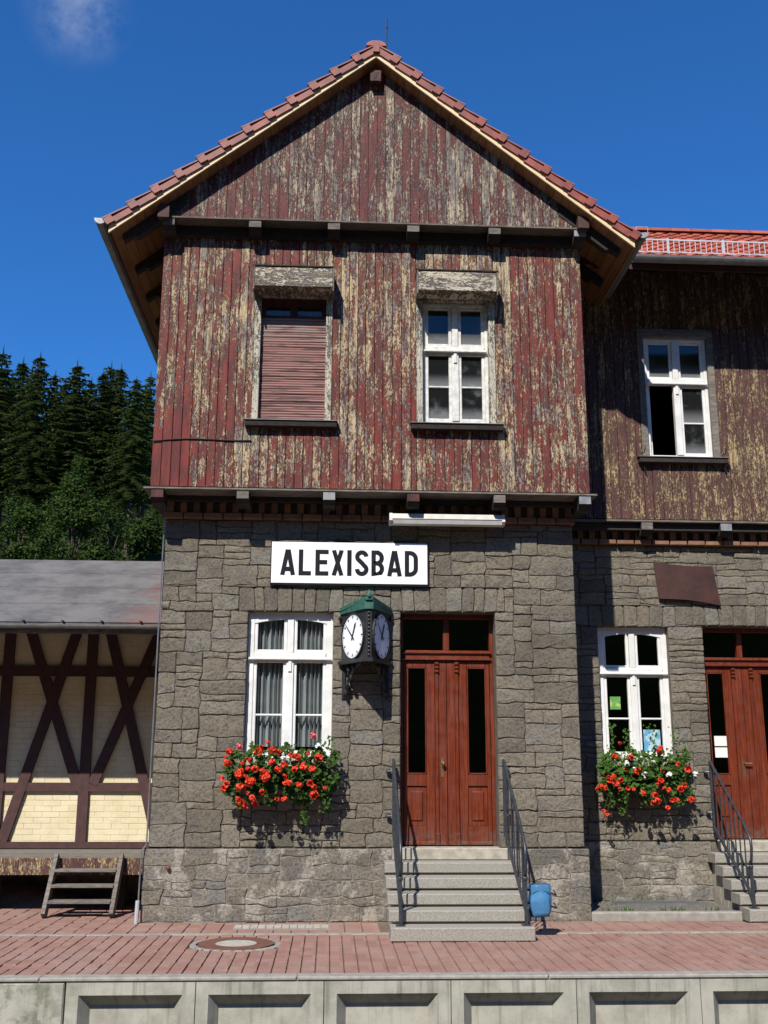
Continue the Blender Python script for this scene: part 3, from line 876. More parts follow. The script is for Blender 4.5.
# gable ----------------------------------------------------------------------
ZR = 11.50    # underside of the roof boards at the ridge
SL = 0.80
roofz = lambda x, base=ZR: base - SL * abs(x - RX)
g = G(); g.prism([(-2.27, 9.07), (3.28, 9.07), (3.28, 9.2), (RX, ZR - 0.01), (-2.27, 9.2)], GY + 0.028, GY + 0.15); gb = g.build('gable_wall', 'old_timber', B)
x = -2.26
while x < 3.27:
    w = 0.122 * rnd.uniform(0.9, 1.1); xe = min(x + w, 3.27)
    yo = GY + rnd.uniform(-0.004, 0.004)
    a, b = x + 0.003, xe - 0.003
    if b - a > 0.02:
        top = [(b, roofz(b) - 0.004), (a, roofz(a) - 0.004)]
        if a < RX < b: top = [(b, roofz(b) - 0.004), (RX, roofz(RX) - 0.004), (a, roofz(a) - 0.004)]
        if min(t[1] for t in top) > 9.08: G().prism([(a, 9.062), (b, 9.062)] + top, yo, yo + 0.026).build('plank', 'peeling_gable', gb)
    x = xe
g = G(); g.prism_x([(GY - 0.05, 9.015), (GY - 0.05, 9.035), (GY + 0.0, 9.058), (0.0, 9.058), (0.0, 9.015)], -2.33, 3.35); g.build('gable_ledge', 'grey_timber', B)
g = G(); g.box(WX0 + 0.0, WX1 - 0.0, WY - 0.06, 0.0, 8.86, 9.012); g.build('tie_beam', 'old_timber', B)
for i, xc in enumerate((-2.27, -1.11, -0.045, 1.035, 2.15, 3.33)):
    beam_end(xc, GY - 0.03, 8.935, 0.17, 0.155, 0.3, True, 'old_timber', 'cap_zinc' if i in (5,) else 'grey_timber')
# purlin ends (red blocks under the verge)
for xc, zc in ((RX, 11.26), (-2.33, 9.06), (3.36, 9.08)):
    pz = zc
    g = G(); g.box(xc - 0.075, xc + 0.075, -0.78, 0.2, pz - 0.085, pz + 0.085)
    g.build('purlin_end', 'peeling_dark' if xc == RX else 'dark_beam', B)

# roof -----------------------------------------------------------------------
roof = G()
VY = -0.87
T = 0.13
HS = 3.50
for sgn in (-1, 1):
    xe = RX + sgn * HS
    poly = [(RX, ZR + 0.001), (xe, ZR + 0.001 - SL * HS), (xe, ZR + T - SL * HS), (RX, ZR + T)]
    if sgn > 0: poly = poly[::-1]
    roof.prism(poly, VY + 0.03, YB + 0.6)
roof_o = roof.build('roof', 'old_timber', B)
for sgn in (-1, 1):
    xe = RX + sgn * (HS + 0.02)
    poly = [(RX, ZR - 0.015), (xe, ZR - 0.015 - SL * (HS + .02)), (xe, ZR + T - 0.02 - SL * (HS + .02)), (RX, ZR + T - 0.02)]
    if sgn > 0: poly = poly[::-1]
    G().prism(poly, VY - 0.005, VY + 0.028).build('verge_board', 'verge_wood', roof_o)
ang = math.atan(SL)
slen = HS / math.cos(ang)
# soffit boards run along the eaves
nb = 34; bw = slen / nb
sb = G(); sb.box(-bw / 2 + 0.003, bw / 2 - 0.003, VY + 0.032, YB + 0.5, -0.011, 0.009); sb_me = sb.mesh('soffit_board', 'soffit_wood')
for sgn in (-1, 1):
    for k in range(nb):
        s = (k + 0.5) * bw; xx = RX + sgn * s * math.cos(ang); zz = ZR - s * math.sin(ang)
        o = inst('soffit_board', sb_me, roof_o, (xx + -sgn * 0.0 * 1, 0, zz - 0.012), (0, sgn * ang, 0))
# rafters under the side eaves
for sgn in (-1, 1):
    for k in range(8):
        yy = -0.66 + k * 0.92
        s0, s1, s2 = 2.55, 3.18, 3.38
        P = lambda s, d: (RX + sgn * s, ZR - 0.024 - SL * s - d)
        poly = [P(s0, 0), P(s0, 0.2), P(s1, 0.2), P(s1 + 0.06, 0.13), P(s2 - 0.02, 0.12), P(s2, 0.05), P(s2, 0)]
        if sgn < 0: poly = poly[::-1]
        if sgn > 0 and yy > 1.0: continue
        G().prism(poly[::-1], yy, yy + 0.11).build('rafter', 'old_timber', roof_o)
# verge tiles
vt = G()
L_ = 0.365
# local frame: x down the slope, y depth, z normal to the roof; sloping wedge with hanging flap
vt.add([(0, 0.0, 0.0), (L_, 0.0, 0.032), (L_, 0.24, 0.032), (0, 0.24, 0.0), (0, 0.0, 0.028), (L_, 0.0, 0.07), (L_, 0.24, 0.07), (0, 0.24, 0.028)],
       [(0, 3, 2, 1), (4, 5, 6, 7), (0, 1, 5, 4), (1, 2, 6, 5), (2, 3, 7, 6), (3, 0, 4, 7)])
vt.add([(0.01, -0.022, -0.075), (L_ - 0.08, -0.022, -0.055), (L_ - 0.08, 0.0, -0.055), (0.01, 0.0, -0.075), (0.01, -0.022, 0.026), (L_ - 0.08, -0.022, 0.058), (L_ - 0.08, 0.0, 0.058), (0.01, 0, 0.026)],
       [(0, 3, 2, 1), (4, 5, 6, 7), (0, 1, 5, 4), (1, 2, 6, 5), (2, 3, 7, 6), (3, 0, 4, 7)])
vt.add([(L_ - 0.10, -0.045, -0.048), (L_ + 0.012, -0.045, -0.036), (L_ + 0.012, 0.002, -0.036), (L_ - 0.10, 0.002, -0.048), (L_ - 0.10, -0.045, 0.062), (L_ + 0.012, -0.045, 0.076), (L_ + 0.012, 0.002, 0.076), (L_ - 0.10, 0.002, 0.062)],
       [(0, 3, 2, 1), (4, 5, 6, 7), (0, 1, 5, 4), (1, 2, 6, 5), (2, 3, 7, 6), (3, 0, 4, 7)])
vt.add([(0.0, -0.032, 0.018), (L_ + 0.01, -0.05, 0.066), (L_ + 0.01, 0.02, 0.075), (0.0, 0.02, 0.03), (0.0, -0.032, 0.036), (L_ + 0.01, -0.05, 0.086), (L_ + 0.01, 0.02, 0.092), (0, 0.02, 0.042)],
       [(0, 3, 2, 1), (4, 5, 6, 7), (0, 1, 5, 4), (1, 2, 6, 5), (2, 3, 7, 6), (3, 0, 4, 7)])
vt_me = vt.mesh('verge_tile', 'roof_tile')
nt = 12; pitch = (slen + 0.06) / nt
for sgn in (-1, 1):
    for k in range(nt):
        s = k * pitch
        xx = RX + sgn * s * math.cos(ang); zz = ZR + T + 0.004 - s * math.sin(ang)
        if sgn > 0: rot = (0, ang, 0); sc = (pitch / L_, 1, 1)
        else: rot = (0, -ang, 0); sc = (-pitch / L_, 1, 1)
        inst('verge_tile', vt_me, roof_o, (xx, VY - 0.008, zz), rot, sc)
        # the course of field tiles behind the verge tile
    cg = G()
    for k in range(nt):
        s0 = k * pitch; s1 = s0 + pitch + 0.01
        P = lambda s, d: (RX + sgn * (s * math.cos(ang) + d * math.sin(ang)), ZR + T + 0.003 - s * math.sin(ang) + d * math.cos(ang))
        poly = [P(s0, 0.0), P(s1, 0.025), P(s1, 0.062), P(s0, 0.022)]
        if sgn > 0: poly = poly[::-1]
        cg.prism(poly, VY + 0.24, YB + 0.6)
    cg.build('tile_courses', 'roof_tile', roof_o, kind='stuff')
# ridge tiles
rg = G(); n = 9
prof = [(0.125 * math.cos(math.pi * k / (n - 1)), 0.075 * math.sin(math.pi * k / (n - 1))) for k in range(n)]
rg.prism([(x, z) for x, z in prof], 0, 0.40)
rg.prism([(x * 1.13, z * 1.13 + 0.002) for x, z in prof], -0.012, 0.06)
rg_me = rg.mesh('ridge_tile', 'roof_tile')
for k in range(21): inst('ridge_tile', rg_me, roof_o, (RX, VY - 0.03 + k * 0.385, ZR + T + 0.012))
G().box(RX - 0.045, RX + 0.045, VY - 0.052, VY - 0.03, ZR + T - 0.09, ZR + T + 0.06).build('ridge_end', 'roof_tile', roof_o)
g = G(); g.tube([(RX + 0.17, -0.4, 11.4), (RX + 0.175, -0.4, 12.5)], 0.009, 6); g.ball((RX + 0.175, -0.4, 12.35), 0.016, 6, 4)
g.build('lightning_rod', 'cast_iron', roof_o)


def gutter(a, b, r, name, parent, endcap=True, n=9):
    """half-round gutter from a to b (horizontal)"""
    a = Vector(a); b = Vector(b); d = (b - a).normalized(); sd = Vector((-d.y, d.x, 0))
    g = G(); ring = [(math.cos(math.pi + math.pi * k / (n - 1)) * r, math.sin(math.pi + math.pi * k / (n - 1)) * r) for k in range(n)]
    ring2 = [(c * 0.94, s * 0.94 + 0.002) for c, s in ring]
    vs = []
    for p in (a, b):
        vs += [p + sd * c + Vector((0, 0, s)) for c, s in ring] + [p + sd * c + Vector((0, 0, s)) for c, s in ring2]
    m = 2 * n; fs = []
    for k in range(n - 1):
        fs += [(k, k + 1, m + k + 1, m + k), (n + k + 1, n + k, m + n + k, m + n + k + 1), (k + 1, k, n + k, n + k + 1), (m + k, m + k + 1, m + n + k + 1, m + n + k)]
    fs += [(0, m, m + n, n), (n - 1, 2 * n - 1, m + 2 * n - 1, m + n - 1)]
    g.add(vs, fs); o = g.build(name, 'zinc', parent, smooth=False)
    L = (b - a).length; k = 0.45
    while k < L:     # joints and hanger straps
        p = a + d * k; e = G()
        for q in range(n - 1):
            c1, c2 = ring[q], ring[q + 1]
            v = [p + sd * (c1[0] * 1.04) + Vector((0, 0, c1[1] * 1.04)), p + sd * (c2[0] * 1.04) + Vector((0, 0, c2[1] * 1.04))]
            e.add([v[0], v[1], v[1] + d * 0.025, v[0] + d * 0.025], [(0, 1, 2, 3)])
        k += 0.62
        e.build('gutter_strap', 'zinc', o)
    if endcap:
        c = G(); c.add([a - d * 0.004 + sd * x + Vector((0, 0, z)) for x, z in ring], [tuple(range(n))])
        c.add([a + d * 0.01 + sd * x + Vector((0, 0, z)) for x, z in ring], [tuple(range(n - 1, -1, -1))])
        c.build('gutter_end', 'cap_zinc', o)
    return o


EZ = ZR + T - SL * HS
gutter((RX - HS - 0.13, VY - 0.03, EZ + 0.03), (RX - HS - 0.13, YB + 0.5, EZ + 0.03), 0.082, 'gutter', roof_o)
gutter((RX + HS + 0.13, VY - 0.03, EZ + 0.05), (RX + HS + 0.13, 1.0, EZ + 0.05), 0.082, 'gutter', roof_o)
for sgn in (-1, 1):
    xx = RX + sgn * (HS + 0.012)
    G().box(xx - 0.012, xx + 0.012, VY + 0.03, YB + 0.5 if sgn < 0 else 1.05, EZ - T - 0.03, EZ - 0.005).build('eaves_board', 'dark_beam' if sgn < 0 else 'soffit_wood', roof_o)
# little wire bracket at the right gutter end
g = G(); zz = EZ + 0.06; xx = RX + HS + 0.13
g.tube([(xx - 0.08, VY, zz), (xx - 0.08, VY, zz + 0.09), (xx + 0.08, VY, zz + 0.09), (xx + 0.08, VY, zz)], 0.005, 5); g.build('gutter_bracket', 'bright_zinc', roof_o)
g = G(); p0 = Vector((3.62, 0.1, 9.16)); g.tube([p0, p0 + Vector((0.02, 0, 0.22)), p0 + Vector((0.07, 0, 0.40))], 0.012, 6); g.build('lightning_rod', 'zinc', roof_o)

# wing: timber, roof ---------------------------------------------------------
ww = holed_wall('timber_wall', 'old_timber', WX1 - 0.1, XE, 5.345, 9.49, WWY + 0.028, WWY + 0.2, [WUW], B)
cladding(WX1 + 0.002, XE, 5.347, 9.46, WWY, [WUW], 'peeling_brown', ww, 0.135)
g = G(); g.prism_x([(WWY - 0.06, 5.30), (WWY - 0.06, 5.32), (WWY + 0.02, 5.345), (RW + 0.3, 5.345), (RW + 0.3, 5.30)], WX1 + 0.08, XE); g.build('drip_board', 'grey_timber', B)
g = G(); g.box(WX1 + 0.02, XE, WWY + 0.02, RW, 5.19, 5.298); g.build('sill_beam', 'old_timber', B)
for i in range(4): beam_end(4.55 + i * 1.165, WWY - 0.05, 5.205, 0.17, 0.17, 0.32, True, 'old_timber', 'cap_zinc' if i == 1 else 'grey_timber')
WEY, WEZ, WS = 0.10, 9.0, 0.655       # eave line of the wing roof
wa = math.atan(WS)
g = G(); dpt = 4.1
g.prism_x([(WEY, WEZ - 0.10), (WEY + dpt, WEZ - 0.10 + WS * dpt), (WEY + dpt, WEZ + WS * dpt), (WEY, WEZ)], 3.55, XE + 0.3)
g.prism_x([(WEY + dpt, WEZ - 0.10 + WS * dpt), (WEY + dpt * 2, WEZ - 0.10), (WEY + dpt * 2, WEZ), (WEY + dpt, WEZ + WS * dpt)], 3.55, XE + 0.3)
wr = g.build('roof', 'old_timber', B)
# tiles: pantile profile
tl = G(); n = 7; TW, TLn = 0.245, 0.40
pts = [(-TW / 2 + TW * k / (n - 1), 0.018 * math.cos(2 * math.pi * k / (n - 1)) + 0.018) for k in range(n)]
vs = []
for yy, dz in ((0.0, 0.030), (TLn, 0.006)):
    vs += [(x, yy, z + dz + 0.014) for x, z in pts] + [(x, yy, z + dz) for x, z in pts]
fs = []; m = 2 * n
for k in range(n - 1): fs += [(k, k + 1, m + k + 1, m + k), (k + 1, k, n + k, n + k + 1)]
tl.add(vs, fs); tl_me = tl.mesh('tile', 'orange_tile')
for j in range(13):
    for i in range(19):
        s = j * 0.36
        inst('tile', tl_me, wr, (4.28 + i * 0.232 + 0.0, WEY - 0.07 + s * math.cos(wa), WEZ - 0.035 + s * math.sin(wa)), (wa, 0, 0))
rx_me = G().prism_x([(0.16 * math.cos(math.pi * k / 8), 0.11 * math.sin(math.pi * k / 8)) for k in range(9)], 0, 0.40).mesh('ridge_tile', 'orange_tile')
for i in range(14): inst('ridge_tile', rx_me, wr, (3.6 + i * 0.385, WEY + dpt, WEZ + WS * dpt + 0.01))
gutter((4.25, WEY - 0.12, WEZ - 0.015), (XE + 0.3, WEY - 0.12, WEZ - 0.015), 0.085, 'gutter', wr, False)
G().box(3.7, XE + 0.3, WEY - 0.022, WEY - 0.002, WEZ - 0.16, WEZ - 0.01).build('eaves_board', 'dark_beam', wr)
for i in range(6):
    xx = 4.6 + i * 0.8
    G().prism_x([(WEY + 0.05, WEZ - 0.11 + WS * .05), (WEY + 0.05, WEZ - 0.2), (WEY + 0.93, WEZ - 0.2 + WS * .8), (WEY + 0.93, WEZ - 0.11 + WS * .93)], xx, xx + 0.11).build('rafter', 'old_timber', wr)
# snow guard
sgy, sgz = WEY + 0.42, WEZ + 0.42 * WS + 0.04
g = G()
for zz in (0.03, 0.235): g.box(4.28, XE + 0.2, sgy - 0.008, sgy + 0.008, sgz + zz, sgz + zz + 0.022)
sgo = g.build('snow_guard', 'bright_zinc', wr)
g = G(); xx = 4.32
while xx < XE + 0.2: g.box(xx, xx + 0.011, sgy - 0.006, sgy + 0.006, sgz + 0.05, sgz + 0.235); xx += 0.082
g.build('snow_guard_bars', 'bright_zinc', sgo)
for xx in (4.95, 5.80, 6.65, 7.5): G().box(xx, xx + 0.035, sgy - 0.025, sgy - 0.009, sgz - 0.05, sgz + 0.265).build('snow_guard_post', 'bright_zinc', sgo)

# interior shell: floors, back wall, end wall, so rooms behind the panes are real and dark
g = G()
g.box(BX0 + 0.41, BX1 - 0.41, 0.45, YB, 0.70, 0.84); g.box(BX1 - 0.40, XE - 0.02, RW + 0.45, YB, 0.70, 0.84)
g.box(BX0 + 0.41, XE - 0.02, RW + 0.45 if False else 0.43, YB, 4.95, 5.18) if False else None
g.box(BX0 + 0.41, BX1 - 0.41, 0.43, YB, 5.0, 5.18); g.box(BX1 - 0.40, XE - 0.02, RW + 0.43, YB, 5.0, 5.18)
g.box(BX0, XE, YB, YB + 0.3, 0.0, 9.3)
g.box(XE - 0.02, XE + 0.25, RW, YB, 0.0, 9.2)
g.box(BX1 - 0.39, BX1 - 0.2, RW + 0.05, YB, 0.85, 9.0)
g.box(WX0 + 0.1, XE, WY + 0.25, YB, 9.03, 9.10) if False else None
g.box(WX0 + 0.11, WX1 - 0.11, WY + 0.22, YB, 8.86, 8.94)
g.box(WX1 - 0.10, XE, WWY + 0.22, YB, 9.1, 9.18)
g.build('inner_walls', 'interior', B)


# windows --------------------------------------------------------------------
def window(x0, x1, z0, z1, y, ztr, zbar, wmat, gmat, fw=0.07, arch=0.0, open_left=False, depth=0.07, transom=0.085, sill=None, upper_bar=True):
    """fixed frame (part) with sashes, panes and bars as sub-parts. y: front of frame"""
    g = G(); xm = (x0 + x1) / 2
    g.bbox(x0, x0 + fw, y, y + depth, z0, z1); g.bbox(x1 - fw, x1, y, y + depth, z0, z1)
    if arch:
        n = 10
        poly = [(x0 + fw, z1), (x0 + fw, z1 - fw - arch)]
        for k in range(n + 1):
            t = k / n; xx = x0 + fw + (x1 - x0 - 2 * fw) * t
            poly.append((xx, z1 - fw - arch * (2 * t - 1) ** 2))
        poly.append((x1 - fw, z1)); g.prism(poly, y + 0.001, y + depth - 0.001)
    else: g.bbox(x0 + fw, x1 - fw, y, y + depth, z1 - fw, z1)
    g.bbox(x0 + fw, x1 - fw, y, y + depth, z0, z0 + fw * 0.7)
    w = g.build('window', wmat, B)
    G().bbox(x0 + fw - 0.0, x1 - fw, y - 0.022, y + depth, ztr - transom / 2, ztr + transom / 2, 0.014).build('transom', wmat, w)
    G().bbox(x0 + 0.02, x1 - 0.02, y - 0.05, y - 0.0225, ztr - transom / 2 - 0.012, ztr - transom / 2 + 0.022, 0.008).build('drip_rail', wmat, w)
    G().bbox(xm - 0.042, xm + 0.042, y - 0.012, y + depth, ztr + transom / 2, z1 - fw + (0 if arch else 0)).build('mullion', wmat, w)
    G().bbox(xm - 0.048, xm + 0.048, y - 0.012, y + depth, z0 + fw * 0.7, ztr - transom / 2).build('mullion', wmat, w)
    G().bbox(xm - 0.022, xm + 0.022, y - 0.03, y - 0.0125, ztr - transom / 2 - 0.16, ztr - transom / 2 - 0.012).build('capital', wmat, w)
    s = 0.042
    for side in (0, 1):
        a, b = (x0 + fw, xm - 0.045) if side == 0 else (xm + 0.045, x1 - fw)
        for (c, d, bar, isup) in ((z0 + fw * 0.7, ztr - transom / 2, zbar, False), (ztr + transom / 2, z1 - fw, None, True)):
            if open_left and side == 0 and not isup:
                # sash swung inward on its left hinge
                g = G(); L = b - a; yy = y + depth
                xa = a + 0.012
                for (u0, u1, q0, q1) in ((0, s, c, d), (L - s, L, c, d), (s, L - s, c, c + s), (s, L - s, d - s, d)):
                    g.box(xa, xa + 0.03, yy + u0, yy + u1, q0, q1)
                g.build('sash', wmat, w)
                G().box(xa + 0.012, xa + 0.016, yy + s, yy + L - s, c + s, d - s).build('pane', gmat, w)
                continue
            g = G(); yy = y + 0.012
            g.bbox(a, a + s, yy, y + depth - 0.01, c, d); g.bbox(b - s, b, yy, y + depth - 0.01, c, d)
            g.bbox(a + s, b - s, yy, y + depth - 0.01, c, c + s)
            if not (arch and isup): g.bbox(a + s, b - s, yy, y + depth - 0.01, d - s, d)
            if bar: g.bbox(a + s, b - s, yy + 0.004, y + depth - 0.015, bar - 0.013, bar + 0.013)
            g.build('sash', wmat, w)
            if bar:
                G().box(a + s, b - s, y + 0.035, y + 0.039, c + s, bar - 0.013).build('pane', gmat, w)
                G().box(a + s, b - s, y + 0.035, y + 0.039, bar + 0.013, d - s).build('pane', gmat, w)
            else: G().box(a + s, b - s, y + 0.035, y + 0.039, c + s, d + (0.0 if arch else -s)).build('pane', gmat, w)
    return w


w1 = window(WIN[0], WIN[1], WIN[2], WIN[3], 0.10, 3.225, 2.475, 'white_paint', 'glass', 0.085, 0.055)
w2 = window(WWIN[0], WWIN[1], WWIN[2], WWIN[3], RW + 0.10, 3.18, 2.51, 'white_paint', 'glass', 0.085, 0.055)
for w, W, y in ((w1, WIN, 0), (w2, WWIN, RW)):
    G().bbox(W[0] - 0.06, W[1] + 0.06, y - 0.05, y + 0.3, W[2] - 0.10, W[2] - 0.002, 0.01).build('sill', 'worn_granite', w)
# curtains behind the left ground window
for xa, xb in ((WIN[0] + 0.1, -0.54), (-0.5, WIN[1] - 0.1)):
    for (za, zb) in ((2.08, 3.17), (3.24, 3.72)):
        g = G(); n = 70
        for k in range(n):
            t0, t1 = k / n, (k + 1) / n
            f = lambda t: 0.235 + 0.034 * math.sin(t * 42 + 1.3 * math.sin(t * 9)) + 0.012 * math.sin(t * 97)
            X0, X1 = xa + (xb - xa) * t0, xa + (xb - xa) * t1
            g.add([(X0, f(t0), za), (X1, f(t1), za), (X1, f(t1), zb), (X0, f(t0), zb)], [(0, 1, 2, 3)])
        g.build('curtain', 'curtain', w1, smooth=True)
# posters stuck inside the wing window
yy = RW + 0.10 + 0.048
solo(G().box(4.00, 4.15, yy, yy + 0.003, 2.64, 2.82), 'notice', 'poster_green', (4.07, yy, 2.64), 'small green and yellow sticker on the left pane of the window with white blooms', 'notice')
solo(G().box(4.46, 4.70, yy, yy + 0.003, 2.06, 2.36), 'poster', 'poster_blue', (4.58, yy, 2.06), 'blue and white poster behind the lower right pane above the mixed flowers', 'poster')

# upper windows
uw = window(UPW[0] + 0.085, UPW[1] - 0.085, UPW[2] + 0.03, UPW[3] - 0.16, WY + 0.075, 7.345, 6.81, 'old_white_paint', 'dusty_glass', 0.045)


def casing(W, yf, w, mat, top=True, cw=0.085):
    g = G()
    G().bbox(W[0], W[0] + cw, yf - 0.025, yf + 0.14, W[2], W[3]).build('casing', mat, w)
    G().bbox(W[1] - cw, W[1], yf - 0.025, yf + 0.14, W[2], W[3]).build('casing', mat, w)
    if top: G().bbox(W[0], W[1], yf - 0.028, yf + 0.14, W[3] - 0.001, W[3] + 0.13).build('casing', mat, w)
    else: G().bbox(W[0] + cw, W[1] - cw, yf - 0.02, yf + 0.14, W[3] - 0.16, W[3]).build('casing', mat, w)
    G().prism_x([(yf - 0.10, W[2] - 0.10), (yf - 0.11, W[2] - 0.03), (yf + 0.05, W[2] + 0.0), (yf + 0.05, W[2] - 0.10)], W[0] - 0.075, W[1] + 0.075).build('sill', 'old_timber', w)
    G().prism_x([(yf - 0.125, W[2] - 0.028), (yf - 0.125, W[2] - 0.02), (yf + 0.02, W[2] + 0.009), (yf + 0.02, W[2] + 0.001)], W[0] - 0.09, W[1] + 0.09).build('sill_flashing', 'zinc', w)


def hood(W, yf, w):
    z = 8.035; d = 0.30
    G().bbox(W[0] + 0.005, W[1] - 0.005, yf - d, yf + 0.01, z, z + 0.285, 0.006).build('shutter_box', 'cream_board', w)
    G().box(W[0] - 0.02, W[1] + 0.015, yf - d - 0.015, yf - 0.001, z + 0.286, z + 0.303).build('cover_board', 'old_timber', w)
    for xx in (W[0] - 0.012, W[1] - 0.004): G().box(xx, xx + 0.016, yf - d - 0.01, yf - 0.001, z - 0.05, z + 0.285).build('box_cheek', 'grey_timber', w)


casing(UPW, WY, uw, 'peeling_cream', False); hood(UPW, WY, uw)
wuw = window(WUW[0] + 0.10, WUW[1] - 0.10, WUW[2] + 0.005, WUW[3] - 0.13, WWY + 0.03, 7.49, 6.845, 'white_paint', 'dusty_glass', 0.05, 0, True)
casing((WUW[0], WUW[1], WUW[2], WUW[3] - 0.13), WWY, wuw, 'grey_timber', True, 0.10)
# hooks on the wing window sill
g = G()
for xx in (WUW[0] - 0.02, WUW[1] + 0.02):
    g.tube([(xx, WWY - 0.02, 6.34), (xx + 0.02, WWY - 0.09, 6.34), (xx + 0.03, WWY - 0.12, 6.41)], 0.008, 5)
    g.tube([(xx + 0.0, WWY - 0.04, 6.20), (xx + 0.05, WWY - 0.04, 6.04)], 0.009, 5)
g.build('sill_hook', 'cast_iron', wuw)
# shuttered window
g = G()
X0, X1 = SHUT[0] + 0.085, SHUT[1] - 0.085
g.box(X0, X1, WY + 0.10, WY + 0.14, SHUT[2], SHUT[3])
sw = g.build('window', 'peeling_dark', B, label='upper window closed by a faded pink roller shutter')
casing(SHUT, WY, sw, 'peeling_cream', False); hood(SHUT, WY, sw)
nsl = 42; zt = 7.74
for k in range(nsl):
    za = SHUT[2] + 0.005 + k * (zt - SHUT[2]) / nsl; zb = za + (zt - SHUT[2]) / nsl - 0.004; yo = WY + 0.060 + rnd.uniform(-0.006, 0.006)
    tl_ = rnd.uniform(-0.007, 0.007)
    o = G().add([(X0, yo + 0.006, za), (X1, yo + 0.006, za + tl_), (X1, yo, (za + zb) / 2), (X0, yo, (za + zb) / 2), (X0, yo + 0.007, zb), (X1, yo + 0.007, zb + tl_),
                 (X0, yo + 0.02, za), (X1, yo + 0.02, za), (X1, yo + 0.02, zb), (X0, yo + 0.02, zb)],
                [(0, 1, 2, 3), (3, 2, 5, 4), (0, 6, 7, 1), (4, 5, 8, 9), (6, 9, 8, 7)]).build('slat', 'shutter', sw)
g = G()
G().box(X0, X1, WY + 0.05, WY + 0.085, zt + 0.005, zt + 0.03).build('rail', 'peeling_dark', sw)
G().box(X0, X1, WY + 0.05, WY + 0.085, zt + 0.16, SHUT[3] - 0.16).build('rail', 'peeling_dark', sw)
xm = (X0 + X1) / 2
for xa, xb in ((X0, X0 + 0.06), (xm - 0.05, xm + 0.05), (X1 - 0.06, X1)): G().box(xa, xb, WY + 0.052, WY + 0.083, zt + 0.03, zt + 0.16).build('rail', 'peeling_dark', sw)
for xa, xb in ((X0 + 0.06, xm - 0.05), (xm + 0.05, X1 - 0.06)): G().box(xa, xb, WY + 0.092, WY + 0.096, zt + 0.03, zt + 0.16).build('pane', 'dusty_glass', sw)


